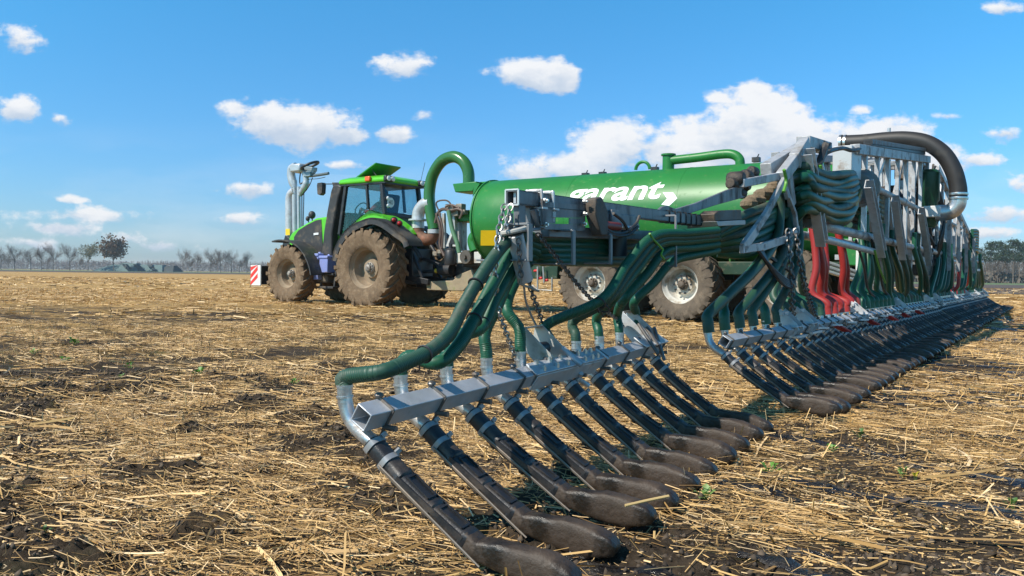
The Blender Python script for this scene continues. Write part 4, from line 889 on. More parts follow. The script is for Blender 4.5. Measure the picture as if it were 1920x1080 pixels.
# hinge parts of the nearest bar
def bar1_bits():
    T=bar1; h=.031; f=lambda x,z,y:(tilt((x,z))[0],y,tilt((x,z))[1]); g=galv()
    b=MB(); y0,y1=1.02,1.66
    b.prism([f(-h,h+.004,y0),f(h+.012,h+.004,y0-.02),f(h+.012,h+.004,y1),f(-h,h+.004,y1-.03)],tuple(Vector(f(0,.009,0))-Vector(f(0,0,0))))
    b.prism([f(h+.004,h,y0),f(h+.004,-h-.01,y0),f(h+.004,-h-.01,y1),f(h+.004,h,y1)],tuple(Vector(f(.008,0,0))-Vector(f(0,0,0))))
    b.build('splice_plate',g,T,bevel=.003)
    b=MB()
    for y in (1.08,1.20,1.30,1.48,1.56,1.62):
        for x in (-.018,.024): c=Vector(f(x,h+.018,y)); b.lathe([(.011,-.01),(.011,.008),(.007,.008),(.007,.014),(0,.014)],c,'Z',6)
    b.build('bolt',M('bright bolt',(.6,.6,.58),.3,.9,.1),T)
    b=MB(); b.tube([f(-.06,h+.03,1.38),f(.06,h+.02,1.38)],.014,12); b.tube([f(-.02,h+.02,1.68),f(.055,h+.012,1.695)],.007,8); b.tube([f(.05,-.01,1.46),f(.05,-.05,1.48),f(.09,-.06,1.52)],.012,10); b.build('hinge_pin',g,T)
    # pale cheek plates of the fold-up bracket, leaning forward and up
    pale=M('pale zinc plate',(.50,.49,.45),.45,.35,.12,6,(.3,.27,.2),.25,8)
    for name,yc,mat,sc in (('cheek_plate',1.30,pale,.74),('end_bracket',2.44,galv(),.80)):
        pts=[(-.01,.0),(.03,.055),(-.155,.215),(-.215,.20),(-.225,.145),(-.07,-.01)]; b=MB()
        for dy in (-.085,.075): b.prism([(x*sc,yc+dy,z*sc+.02) for x,z in pts],(0,.006,0))
        b.prism([(-.215*sc,yc-.08,.20*sc+.02),(-.155*sc,yc-.08,.215*sc+.02),(-.155*sc,yc+.076,.215*sc+.02),(-.215*sc,yc+.076,.20*sc+.02)],(0,0,.006))
        b.build(name,mat,T,bevel=.002)
        b=MB(); b.tube([(-.18*sc,yc,.17*sc),(-.06,yc,.07)],.008,8); b.build('link_rod',g,T)
        b=MB(); b.lathe([(.026,-.03),(.028,-.02),(.028,.03),(.022,.035)],(-.085,yc+.01,.085),'Y',14); b.build('rubber_buffer',rubber(),T)
        for x,z in ((-.19,.17),(-.15,.16),(-.12,.115),(-.08,.07),(-.16,.19),(-.05,.05)): pass
    b=MB(); b.tube([f(-.09,h+.07,2.33),f(.1,h+.0,2.30)],.010,8); b.tube([f(-.05,h+.06,2.50),f(.11,-.02,2.45)],.010,8); b.tube([f(-.07,h+.05,2.44),f(.05,h+.01,2.40)],.012,8); b.build('fork_rod',M('dark clamp steel',(.16,.15,.14),.4,.6),T)
    b=MB(); b.prism([f(-.05,h+.006,2.25),f(h+.01,h+.006,2.25),f(h+.01,h+.006,2.60),f(-.05,h+.006,2.60)],tuple(Vector(f(0,.01,0))-Vector(f(0,0,0)))); b.build('end_plate',g,T,bevel=.003)
bar1_bits()
# ================================================================== chains
def chain(label,pts,group='chains carrying the shoe bars',ll=.034,mat=None,wire=.0036):
    path=spline([Vector(p) for p in pts],8); st=resample(path,ll*.74); T=thing('chain',label,'chain',tuple(path[0]),group)
    b=MB()
    for i in range(len(st)-1):
        a,c=st[i],st[i+1]; d=(c-a).normalized() if (c-a).length>1e-6 else Vector((0,0,-1)); m=(a+c)/2
        s=d.orthogonal().normalized(); s.rotate(Matrix.Rotation(R(90*(i%2)+35),3,d)); ring=[]
        for k in range(11):
            t=2*math.pi*k/10; ring.append(m+d*math.cos(t)*ll*.5+s*math.sin(t)*ll*.34)
        b.tube(ring,wire,5,False)
    b.build('links',mat or M('chain steel',(.16,.155,.15),.4,.7,.3,10,MUD,.25,6),T); return T
vb=-1.88
chain('chain hanging from the open beam end down to the middle of the nearest shoe bar',[PV(946,384,-1.85),PV(934,440,-1.83),PV(928,520,-1.83),PV(936,585,-1.86),PV(955,640,-1.9),PV(973,692,-1.93)],mat=M('bright chain',(.40,.39,.37),.35,.8,.3,10,(.1,.08,.06),.35,6))
chain('short bright chain looped beside the open beam end above the green hoses',[PV(958,384,-1.86),PV(950,420,-1.86),PV(938,452,-1.86),PV(931,470,-1.86)],mat=MAT['bright chain'])
chain('dark chain slanting across the green hoses to the bracket on the bar end',[PV(1008,438,-1.84),PV(1040,478,-1.86),PV(1080,530,-1.9),PV(1120,572,-1.95),PV(1160,602,-2.0),PV(1186,640,-2.05)])
chain('short chain with a red shackle hanging below the grey cylinder',[PV(990,522,-1.9),PV(1001,560,-1.92),PV(1012,590,-1.95),PV(1018,612,-1.97)])
chain('dark chain lying down the front of the grey cylinder',[PV(972,448,-1.80),PV(974,480,-1.80),PV(977,518,-1.80)],ll=.03)
chain('left one of two chains hanging among the green hoses before the tanker wheel',[PV(1478,430,-1.75),PV(1482,500,-1.72),PV(1485,560,-1.75),PV(1488,600,-1.80)],ll=.06,wire=.008)
chain('right one of two chains hanging among the green hoses before the tanker wheel',[PV(1492,430,-1.75),PV(1500,490,-1.70),PV(1512,545,-1.72),PV(1528,595,-1.80)],ll=.06,wire=.008)
# ================================================================== outer boom section (nearest to the camera)
VB=-1.87
def pv(v,*px): return [Vector(PV(x,y,v)) for x,y in px]
def outer_boom():
    T=thing('boom_section','nearest boom end, a wet dark steel box beam with an open square end','spreader boom',PV(1130,420,VB),'sections of the spreader boom')
    dk=galvd(); g=galv()
    p=Vector(PV(960,370,VB)); q=Vector(PV(1318,415,VB)); s=.060; t=.006
    d=(q-p).normalized(); a=d.cross(Vector((0,0,1))).normalized(); u=a.cross(d).normalized(); b=MB()
    for n1,n2 in ((a,u),(u,a)):
        for k in (-1,1): c=n1*k*(s/2-t/2); b.bar(p+c,q+c,(t if n1 is a else s),(s if n1 is a else t),u)
    b.build('box_beam',dk,T)
    b=MB(); b.bar(p+d*.02-a*0,p+d*.024,.012,s-.014,u); b.build('beam_web',g,T)
    ring=MB(); w=s/2+.002
    for k in (-1,1):
        ring.bar(p-u*w+a*k*w,p+u*w+a*k*w,.006,.006,d); ring.bar(p-a*w+u*k*w,p+a*w+u*k*w,.006,.006,d)
    ring.build('cut_edge',M('bright cut steel',(.65,.65,.62),.4,.4,.1),T)
    for x in (1001,1023):
        c=p+d*(Vector(PV(x,374,VB))-p).dot(d); w=s/2+.009; b=MB()
        b.tube(spline([c+a*w-u*(w+.05),c+a*w+u*(w-.01),c+a*(w-.012)+u*w,c-a*(w-.012)+u*w,c-a*w+u*(w-.01),c-a*w-u*(w+.05)],5),.0075,8)
        for k in (-1,1): b.lathe([(.015,-.012),(.015,.012),(0,.012)],c+a*k*w-u*(w+.02),'Z',6)
        b.bar(c-a*(w+.02)-u*(s/2+.006),c+a*(w+.02)-u*(s/2+.006),.04,.008,u); b.build('u_bolt',g,T)
    # side plate with the slot, flanges and bolts
    v=VB+s/2+.004
    def plate(px,th=.010,name='side_plate',mat=dk,vv=v,bev=.003):
        return MB().prism(pv(vv,*px),(th,0,0)).build(name,mat,T,bevel=bev)
    b=MB()
    for px in ([(1013,378),(1094,385),(1094,409),(1013,407)],[(1013,407.2),(1038,408),(1038,419),(1013,418.6)],[(1066,409),(1094,409.2),(1094,421),(1066,420)],[(1013,418.8),(1094,421.2),(1094,431),(1086,433),(1020,430),(1013,427)]):
        b.prism(pv(v,*px),(.010,0,0))
    b.build('side_plate',dk,T)
    plate([(1013,373),(1023,374),(1023,424),(1013,423)],.012,'plate_flange',dk,v+.011)
    plate([(1024,388),(1092,394),(1092,395.5),(1024,389.5)],.002,'groove',blackst(),v+.0105,0)
    b=MB()
    for x,y in ((1020,376),(1094,378),(1094,401),(1020,421),(1092,420)): c=Vector(PV(x,y,v+.02)); b.lathe([(.011,0),(.011,.012),(.006,.012),(.006,.022),(0,.022)],c,'X',6)
    b.build('bolt',M('bright bolt',(.6,.6,.58),.3,.9,.1),T)
    b=MB(); b.bar(PV(1012,434,VB-.03),PV(1210,442,VB-.03),.10,.05); b.build('lower_channel',dk,T,bevel=.003)
    plate([(1120,398),(1188,404),(1196,424),(1190,440),(1120,436)],.012,'rear_plate',dk,v-.01)
    plate([(1143,393),(1157,394),(1157,431),(1143,430)],.014,'plate_flange',dk,v+.004)
    b=MB(); b.tube([PV(1122,421,v+.035),PV(1160,425,v+.035)],.020,12); b.build('red_cylinder',M('dull red paint',(.17,.02,.018),.5,0,.2,4,MUD,.3,5),T)
    b=MB(); b.tube([PV(1160,425,v+.035),PV(1195,429,v+.035)],.011,10); b.build('cylinder_rod',steel(),T)
    b=MB()
    for pts in ([(1115,408),(1128,428),(1152,441),(1178,440),(1196,425)],[(1130,425),(1150,437),(1172,436),(1192,420),(1199,405)],[(1150,400),(1168,415),(1180,438)]): b.tube(spline(pv(v+.05,*pts),6),.008,6)
    b.build('hydraulic_hose',hoseb(),T)
    # black rubber stop standing out behind the beam
    b=MB(); b.prism(pv(v+.012,(1098,373),(1108,370),(1111,373),(1121,397),(1121,441),(1109,442),(1097,402)),(.055,.0,0)); b.build('rubber_stop',M('weathered black stop',(.075,.062,.052),.65,0,.35,6,MUD,.25,5,bump=.2),T,bevel=.005)
    # hose guides
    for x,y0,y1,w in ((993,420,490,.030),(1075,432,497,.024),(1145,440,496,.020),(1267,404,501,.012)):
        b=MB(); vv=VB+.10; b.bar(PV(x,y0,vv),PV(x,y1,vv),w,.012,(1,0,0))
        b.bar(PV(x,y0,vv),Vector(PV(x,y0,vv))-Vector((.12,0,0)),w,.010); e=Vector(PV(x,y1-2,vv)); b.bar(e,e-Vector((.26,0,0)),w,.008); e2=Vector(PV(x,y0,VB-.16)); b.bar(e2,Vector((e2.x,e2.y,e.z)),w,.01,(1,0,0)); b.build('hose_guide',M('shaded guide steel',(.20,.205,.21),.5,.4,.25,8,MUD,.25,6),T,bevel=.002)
    # beam-end hardware
    b=MB(); b.bar(PV(956,400,VB),PV(957,438,VB),.035,.012,(1,0,0)); b.bar(PV(974,384,VB+.01),PV(975,434,VB+.01),.05,.03); b.bar(PV(988,388,VB-.02),PV(990,432,VB-.02),.03,.05); b.bar(PV(948,434,VB+.01),PV(996,430,VB+.01),.10,.012); b.bar(PV(1000,392,VB+.02),PV(1012,430,VB+.02),.03,.02); b.build('end_hanger',dk,T,bevel=.003)
    a0=Vector(PV(966,440,VB+.03)); a1=Vector(PV(985,527,VB+.03)); r=.0335; ax=(a1-a0).normalized()
    b=MB().tube([a0,a0+ax*.004,a1-ax*.004,a1],[r*.9,r,r,r*.94],20); b.build('grey_cylinder',M('grey painted cylinder',(.50,.51,.52),.38,.1,.1,5,MUD,.15,7),T)
    b=MB(); c=a0-ax*.02; rg=[c+Vector((.055*math.cos(k),.062*math.sin(k),.016*math.sin(k+.4))) for k in [2*math.pi*i/22 for i in range(23)]]; b.tube(rg,.011,8); b.build('collar_ring',M('pale plastic ring',(.42,.40,.36),.5,0,.1,5,MUD,.3,8),T)
    b=MB(); b.tube([a1-ax*.06+Vector((.02,-.04,0)),a1+Vector((.01,-.045,.01)),PV(974,532,VB+.03),PV(1010,546,VB-.05)],.005,6); b.build('guide_wire',M('dull wire',(.35,.33,.30),.5,.5),T)
    b=MB(); b.tube([PV(1159,434,VB),PV(1160,480,VB)],.045,14); b.lathe([(.056,-.012),(.056,.012)],PV(1160,437,VB),'Z',16); b.build('dark_cylinder',M('dark grey cylinder',(.05,.052,.055),.45,.2),T)
    # swan-neck plate up to the pivot
    b=MB(); b.prism(pv(VB-.01,(1218,404),(1238,387),(1246,386),(1262,392),(1300,381),(1360,356),(1378,350),(1400,333),(1404,345),(1392,370),(1340,384),(1292,399),(1284,404),(1270,412),(1262,408)),(.02,0,0)); b.build('swan_neck_plate',dk,T,bevel=.003)
    b=MB().prism(pv(VB+.012,(1236,398),(1253,399),(1253,402),(1236,401)),(.003,0,0)); b.build('label_plate',white(),T)
    # marker box
    b=MB(); b.prism(pv(VB+.02,(1310,402),(1318,396),(1362,394),(1364,413),(1312,416)),(.10,0,0)); b.build('marker_box',M('black marker housing',(.03,.028,.026),.5,0,.3,6,MUD,.4,4),T,bevel=.006)
    b=MB(); b.prism(pv(VB+.012,(1308,416),(1365,413.5),(1365,422),(1312,425)),(.12,0,0)); b.build('marker_base',M('pale plastic base',(.36,.36,.35),.45,0,.15,6,MUD,.25,6),T,bevel=.003)
    b=MB()
    for x in (1210,1225,1240,1254,1285): c=Vector(PV(x,403,VB)); 
    for k in range(7):
        c=p.lerp(q,.72+.038*k); w=s/2+.003
        for n1,n2 in ((a,u),(u,a)):
            for kk in (-1,1): b.bar(c+n1*kk*w-n2*w,c+n1*kk*w+n2*w,.008,.004,d)
    b.build('cable_tie',blackst(),T)
    # light cord/wire from the beam to the bracket
    b=MB(); b.tube(spline([PV(950,432,-1.86),PV(966,470,-1.87),PV(980,520,-1.89),PV(986,565,-1.92),PV(1000,600,-1.95),PV(1012,622,-1.97)],7),.0055,6); b.build('grey_cable',M('grey cable',(.28,.28,.27),.5,.2),T)
    return T
OB=outer_boom()
# ------------------------------------------------------------------ hoses
def hose(parent,pts,mat,r=.030,near=False,name='hose',n=10):
    path=spline([Vector(p) for p in pts],9 if near else 6); b=MB()
    if near: b.ribbed(path,r-.0005,.0075,.0015,14)
    else: b.tube(path,r,n)
    return b.build(name,mat,parent)
def coup(i,dz=0): return COUP[i]+Vector((0,0,dz))
dgh=M('shaded corrugated hose',(.008,.075,.042),.4,0,.15,6,(.06,.06,.04),.22,8)
gh=lambda: hoseg()
def near_hoses():
    T=OB; v=-1.86
    D=lambda *q:[toF(PYW(x,y,Y)) for x,y,Y in q]
    H=[(0,D((1010,448,3.62),(978,442,3.42),(948,456,3.25),(908,508,3.02),(870,572,2.86),(844,622,2.72),(812,654,2.60),(768,677,2.49),(716,697,2.41)),hosed),
       (1,D((1010,462,3.66),(982,455,3.48),(955,480,3.32),(920,540,3.10),(886,605,2.90),(858,650,2.76),(820,680,2.68),(788,691,2.63)),gh),
       (2,D((1012,476,3.7),(988,468,3.54),(962,502,3.38),(930,558,3.18),(900,616,3.02),(874,656,2.88)),gh),
       (3,D((1015,485,3.75),(990,480,3.6),(958,518,3.45),(932,575,3.28),(925,637,3.14)),gh),
       (4,D((1020,490,3.8),(997,488,3.68),(966,528,3.55),(950,578,3.44),(966,638,3.38)),gh),
       (5,D((1345,432,4.9),(1290,437,4.55),(1226,443,4.15),(1176,495,3.86),(1128,562,3.62),(1098,610,3.52)),gh),
       (6,D((1345,440,4.92),(1290,445,4.58),(1231,451,4.2),(1184,503,3.93),(1140,562,3.76),(1115,608,3.66)),hosed),
       (7,D((1345,446,4.95),(1290,452,4.6),(1236,458,4.25),(1192,508,4.0),(1150,560,3.84),(1128,602,3.79)),gh),
       (8,D((1345,458,5.0),(1300,464,4.7),(1250,470,4.4),(1212,515,4.2),(1170,562,4.1),(1150,592,4.08)),gh),
       (9,D((1345,470,5.1),(1305,478,4.8),(1262,490,4.55),(1226,530,4.42),(1190,565,4.36),(1180,588,4.36)),gh)]
    for i,pts,m in H: hose(T,(pts+[coup(i,.022)+Vector((-.004,0,0))] if i==0 else pts[:-1]+[coup(i,.055)+Vector((-.006,.05,0)),coup(i,.02)+Vector((-.004,.004,0))] if i==1 else pts[:-1]+[coup(i,.10)+Vector((-.02,.012,0)),coup(i,.03)+Vector((-.004,0,0))])+[coup(i,-.012)],m(),.0240,True)
    # the runs stored along the beam
    for k,(y0,y1) in enumerate(((447,452),(458,463),(469,474),(480,484),(489,492))):
        hose(T,[PV(990,y0-2,-1.97-.02*k),PV(1040,y0,-1.94),PV(1110,y0+2,-1.94),PV(1165,y1,-1.95),PV(1215,y1-4,-2.0),PV(1290,y1-16,-2.04),PV(1350,y1-30,-2.06)],dgh,.0255,False,'hose',14)
    b=MB()
    for path,t in ((H[0][1],.42),(H[1][1],.55),(H[0][1],.80),(H[2][1],.75),(H[5][1],.82),(H[6][1],.85)):
        sp=spline(path,10); c=sp[int(len(sp)*t)]; d=(sp[min(int(len(sp)*t)+1,len(sp)-1)]-c).normalized(); s=d.orthogonal().normalized(); w=d.cross(s)
        b.tube([c+s*.0285*math.cos(a)+w*.0285*math.sin(a) for a in [2*math.pi*i/16 for i in range(17)]],.0035,5)
        b.bar(c+s*.033,c+s*.06+w*.02,.006,.003)
    b.build('cable_tie',blackst(),T)
    lt=M('lime strap',(.10,.30,.03),.5,0,.2,8); b=MB()
    for pts in ([(1218,438),(1226,450),(1232,456),(1243,468)],[(1243,468),(1240,478),(1246,486)]): b.tube(spline(pv(-1.72,*pts),5),.006,6)
    b.build('lime_tie',lt,T)
near_hoses()
# ================================================================== inner wing, towards the camera
def rail(b,p,q,r,n=10): b.tube([p,q],r,n)
def near_wing():
    T=thing('boom_section','near boom wing of grey lattice with thick coils of green hose','spreader boom',(VB,10,1.3),'sections of the spreader boom')
    g=galvw(); gb=galv(); dk=blackst()
    P=lambda x,y,v=VB:Vector(PV(x,y,v))
    # pivot bracket seen from behind: plate triangle with a hole, two lever arms and the apex
    b=MB()
    for p,q,w in (((1392,466),(1418,430),.11),((1414,434),(1440,396),.09),((1438,398),(1470,338),.085),((1466,342),(1480,372),.06),((1470,345),(1490,400),.05),((1490,398),(1494,432),.06),((1496,428),(1465,452),.07),((1468,450),(1428,463),.09),((1432,462),(1390,468),.08),((1468,335),(1476,372),.05)):
        b.bar(P(*p,VB+.10),P(*q,VB+.10),w,.025,(1,0,0)) if False else b.bar(P(*p,VB+.09),P(*q,VB+.09),.028,w*.72,(1,0,0)) if False else b.bar(P(*p,VB+.09),P(*q,VB+.09),w*.66,.03,(1,0,0))
    b.build('pivot_frame',g,T,bevel=.004)
    b=MB()
    b.bar(P(1388,344,VB+.02),P(1462,330,VB+.02),.06,.06); b.bar(P(1436,317,VB-.05),P(1506,274,VB-.05),.09,.09); b.bar(P(1464,334,VB+.06),P(1490,300,VB+.06),.07,.10); b.bar(P(1490,302,VB+.06),P(1510,270,VB+.06),.08,.13); b.bar(P(1478,330,VB+.06),P(1485,385,VB+.06),.05,.09); b.bar(P(1472,402,VB),P(1500,330,VB),.04,.06)
    b.build('lever_arm',g,T,bevel=.006)
    b=MB(); b.bar(P(1506,266,VB),P(1548,278,VB),.12,.10); b.bar(P(1508,268,VB-.4),P(1548,280,VB-.4),.1,.1); b.build('apex_beam',g,T,bevel=.006)
    b=MB(); 
    for x,y,r in ((1380,336,.055),(1391,346,.05),(1400,330,.045),(1412,322,.04),(1464,328,.05),(1388,362,.04),(1374,345,.04)): c=P(x,y,VB-.02); b.lathe([(0,-.06),(r*.8,-.06),(r,-.04),(r,.04),(r*.8,.06),(0,.06)],c,'X' if r>.048 else 'Y',12)
    b.build('pivot_joint',M('greasy casting',(.04,.032,.028),.55,.2,.4,8,MUD,.4,5,bump=.4),T,bevel=.004)
    b=MB(); b.prism(pv(VB-.05,(1398,440),(1440,435),(1500,430),(1498,462),(1440,470),(1400,476)),(-.12,0,0)); b.build('pivot_base',M('muddy steel',(.12,.095,.07),.8,0,.3,5),T,bevel=.01)
    b=MB()
    for k in range(9):
        c=P(1405+k*8,385-k*5+random.uniform(-6,6),VB-.1); b.ell(c,(.07,.09,.05),7,5)
    b.build('dried_mud',M('dry mud',(.20,.145,.09),.95,0,.35,9,bump=.8),T)
    # rails
    d0=8.0; lo=lambda u,v=VB:Vector((v,u,1.33)); z2=1.98
    b=MB(); rail(b,lo(7.4),lo(15.2),.047); b.build('lower_rail',g,T)
    b=MB(); rail(b,P(1537,446,VB+.06),P(1652,475,VB+.06),.036); b.build('guard_tube',gb,T)
    b=MB(); rail(b,P(1630,348),P(1738,400),.042); b.build('middle_rail',g,T)
    zt=lambda u:2.05+(u-8.0)*(.80/7.0)
    b=MB(); b.bar((VB,9.3,zt(9.3)+.05),(VB,15.0,zt(15.0)),.10,.11); b.bar((VB-.6,8.4,zt(8.4)),(VB-.6,15.0,zt(15.0)),.08,.09); b.build('top_beam',g,T,bevel=.004)
    b=MB(); b.bar((VB+.02,9.9,zt(9.9)+.13),(VB+.02,14.3,zt(14.3)+.09),.07,.05); 
    for k in range(46): u=9.9+k*.095; b.box((VB-.03,u,zt(u)+.12),(VB+.07,u+.06,zt(u)+.175))
    b.build('cable_carrier',dk,T)
    # open channels hanging down behind the rails
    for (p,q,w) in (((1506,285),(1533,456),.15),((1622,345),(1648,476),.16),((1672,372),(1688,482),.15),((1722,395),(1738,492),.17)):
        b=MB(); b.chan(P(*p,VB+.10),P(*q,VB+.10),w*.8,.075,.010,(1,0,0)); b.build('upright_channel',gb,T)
        b=MB(); b.bar(P(p[0]+9,p[1]+20,VB+.12),P(q[0]+5,q[1]-4,VB+.12),.03,.05,(1,0,0)); b.build('upright_lip',M('sunlit lip steel',(.50,.48,.43),.55,.2,.2,8,MUD,.3,6),T,bevel=.002)  # pale lip colour stands in for sunlight on the channel flange
    # lattice
    k=0
    for u in np.arange(9.9,15.1,.74):
        b=MB(); zb=1.33; t=zt(u)
        b.bar((VB-.01,u,zb),(VB-.01,u,t),.075,.05,(1,0,0)); b.bar((VB-.6,u,zb),(VB-.6,u,t),.07,.05,(1,0,0)); b.build('lattice_post',g if k%2 else gb,T,bevel=.003)
        b=MB(); u2=u+.74
        if u2<15.2:
            if k%2: b.bar((VB-.05,u,zb+.65),(VB-.05,u2,zt(u2)),.06,.04,(1,0,0)); b.bar((VB-.6,u,t),(VB-.6,u2,zb),.05,.04,(1,0,0))
            else: b.bar((VB-.05,u,t),(VB-.05,u2,zb+.1),.06,.04,(1,0,0)); b.bar((VB-.6,u,zb),(VB-.6,u2,zt(u2)),.05,.04,(1,0,0))
            b.bar((VB,u,t-.06),(VB-.6,u2,zt(u2)-.06),.05,.03); b.build('lattice_brace',gb if k%3 else g,T,bevel=.003)
        k+=1
    b=MB(); rail(b,(VB-.6,7.6,1.33),(VB-.6,15.2,1.33),.05); rail(b,(VB-.6,9.8,1.98),(VB-.6,15.2,2.0),.04); b.build('inner_rail',g,T)
    b=MB(); a=P(1585,285,VB-.1); b.box(a+Vector((-.1,-.15,-.28)),a+Vector((.1,.35,.05))); b.build('valve_cabinet',M('pale grey cabinet',(.48,.49,.49),.4,.1,.08,4,MUD,.2,5),T,bevel=.01)
    b=MB(); b.bar(P(1533,300,VB-.1),P(1541,330,VB-.1),.08,.03); b.bar(P(1545,350,VB+.05),P(1548,395,VB+.05),.014); b.bar(P(1538,305,VB+.05),P(1538,390,VB+.05),.014); b.bar(P(1585,330,VB),P(1590,372,VB),.08,.02); b.build('hose_hook',white(),T)
    b=MB(); b.tube(spline([P(1555,270,VB+.05),P(1540,300,VB+.08),P(1552,285,VB+.1),P(1580,278,VB+.05),P(1600,282,VB+.05),P(1625,274,VB)],7),.022,7); b.tube(spline([P(1548,272,VB+.1),P(1538,300,VB+.1),P(1530,312,VB+.08)],6),.035,7); b.build('hydraulic_hose',hoseb(),T)
    for pts in ([(1538,310),(1542,350),(1539,385),(1530,402)],[(1470,318),(1474,340),(1469,360)],[(1640,470),(1648,500),(1660,530)]):
        MB().tube(spline(pv(VB+.14,*pts),6),.013,6).build('lime_strap',M('lime strap',(.10,.30,.03),.5,0,.2,8),T)
    for k in range(7):
        z=1.42+k*.085; hose(T,[(VB-.28+.05*(k%2),10.2,z+random.uniform(-.03,.03)),(VB-.25,11.6,z-.05),(VB-.3,13.0,z+random.uniform(-.05,.05)),(VB-.28,14.6,z),(VB-.3,15.6,z+.1)],[gh,hosed,hoseb][k%3](),.042,False,'hose',8)
    b=MB()
    for k in range(16):
        v,u_,z=VB-random.uniform(.15,.55),random.uniform(10.2,15),random.uniform(1.45,2.15); q_=random.uniform(.04,.11); b.box((v-q_,u_-q_*1.6,z-q_),(v+q_,u_+q_*1.6,z+q_))
    b.build('valve_block',M('greasy casting',(.04,.032,.028)),T,bevel=.01)
    # distributor drum with its rows of hoses
    c=P(1612,352,VB-.05); dm=MB(); dm.lathe([(.0,-.10),(.15,-.10),(.18,-.07),(.19,-.03),(.22,-.02),(.22,.04),(.18,.05),(.16,.12),(.0,.13)],c,'Y',28); dm.build('distributor_drum',M('grey distributor casting',(.20,.20,.19),.5,.2,.25,6,MUD,.35,4),T,bevel=.006)
    b=MB(); b.bar(P(1596,398,VB+.15),P(1612,358,VB+.15),.05,.05); b.build('yellow_lever',M('faded yellow paint',(.35,.24,.04),.6,0,.3,8,MUD,.45,6),T,bevel=.004)
    rj=random.Random(4); J=lambda a:rj.uniform(-a,a)
    for i in range(9):
        for j in range(2):
            y0=320+i*10+j*5; v=VB+.13-j*.15
            hose(T,[P(1608-abs(i-4)*2+J(3),328+i*7.5+J(2),v-.03),P(1590+J(4),y0+8+J(3),v+.04),P(1562+J(6),y0+10+J(5),v+J(.03)),P(1534+J(6),y0+3+J(5),v+.02+J(.03)),P(1510+J(3),y0-6+J(4),v+J(.02)),P(1486,y0-2+i*2+J(4),v-.12)],gh() if (i+j)%3 else hosed(),.041)
    for i in range(6):
        hose(T,[P(1625,352+i*8,VB-.05),P(1640,356+i*9,VB-.05),P(1655,362+i*9,VB-.2)],gh(),.043)
    # coil end of the bundle on the pivot side
    for i in range(5):
        r0=16-i*2.6; cx,cy=1471,352+i
        hose(T,[P(cx+r0*math.cos(a),cy+r0*2.6*math.sin(a),VB-.02-.02*i) for a in [R(-70+k*32) for k in range(8)]],hosed() if i%2 else gh(),.040)
    # feed hoses laid over the pivot to the outer section
    for i,(y0,y1) in enumerate(((372,432),(382,440),(395,447),(405,456),(414,466),(424,474))):
        hose(T,[P(1508,y0-18+i*3,VB-.08),P(1480,y0-4+i*2,VB-.05),P(1440,y0+14+i*4,VB-.02),P(1395,y0+32+i*4,VB-.02),P(1345,y1,-1.97-.015*i)],gh() if i%2 else hosed(),.034,False,'hose',12)
    for i in range(3): hose(T,[P(1500,368+i*9,VB+.02),P(1470,392+i*6,VB),P(1420,404+i*5,VB-.05),P(1370,407+i*4,VB-.06),P(1320,412+i*5,VB-.08),P(1280,425+i*4,VB-.1)],gh(),.034,False,'hose',12)
    # hoses falling to the second bar and the first half of the long bar
    def fall(idx,top,spread,mat,r=.036,zt_=1.36):
        m=sum(COUP[i+1].y for i in idx)/len(idx)
        for n_,i in enumerate(idx):
            c=COUP[i+1]; t=Vector(top)+Vector((random.uniform(-.10,.10),(c.y-m)*spread+random.uniform(-.05,.05),0)); dy=c.y-t.y
            mm=mat() if callable(mat) else mat[n_%len(mat)]()
            D_=t.z-c.z; hose(T,[t+Vector((0,0,.25)),t,t+Vector((.03,dy*.12,-.22*D_)),t+Vector((.05,dy*.46,-.5*D_)),t+Vector((.02,dy*.84,-.78*D_)),Vector((c.x-.015,c.y-dy*.02,c.z+.08)),c+Vector((-.004,0,.03)),c+Vector((.004,0,-.03))],mm,r)
    fall([9,10,11,12,13,14,15],(VB-.05,6.75,1.30),.30,[hosed,gh,hosed])
    fall([16,17,18,19],(VB-.12,7.2,1.36),.22,[gh,hosed])
    fall([20,21,22],(VB-.16,8.15,1.34),.22,[hoser]); fall([23,24,25],(VB-.16,9.0,1.36),.22,[hoser]); fall([26,27],(VB-.1,10.4,1.36),.2,[gh])
    fall(range(28,34),(VB-.10,11.0,1.30),.25,[gh]); fall(range(34,41),(VB-.05,12.0,1.30),.35,[gh,hosed]); fall(range(41,47),(VB-.05,13.6,1.30),.35,[hosed,gh])
    b=MB()
    for k in range(5): b.tube(spline([P(1418+k*2,464,VB+.08),P(1440+k,494+k*2,VB+.12),P(1470,522+k*3,VB+.14),P(1488,528+k*2,VB+.12),P(1484,508+k,VB+.10),P(1460-k,492,VB+.08),P(1424,468,VB)],6),.014,6)
    b.build('black_hose_loop',hoseb(),T)
    b=MB()
    for x in (1605,1634): b.tube(spline([P(x,450,VB+.05),P(x+15,500,VB+.05),P(x+22,540,VB+.02),P(x+38,560,VB)],6),.015,6)
    b.build('black_hose_loop',hoseb(),T)
    return T
near_wing()
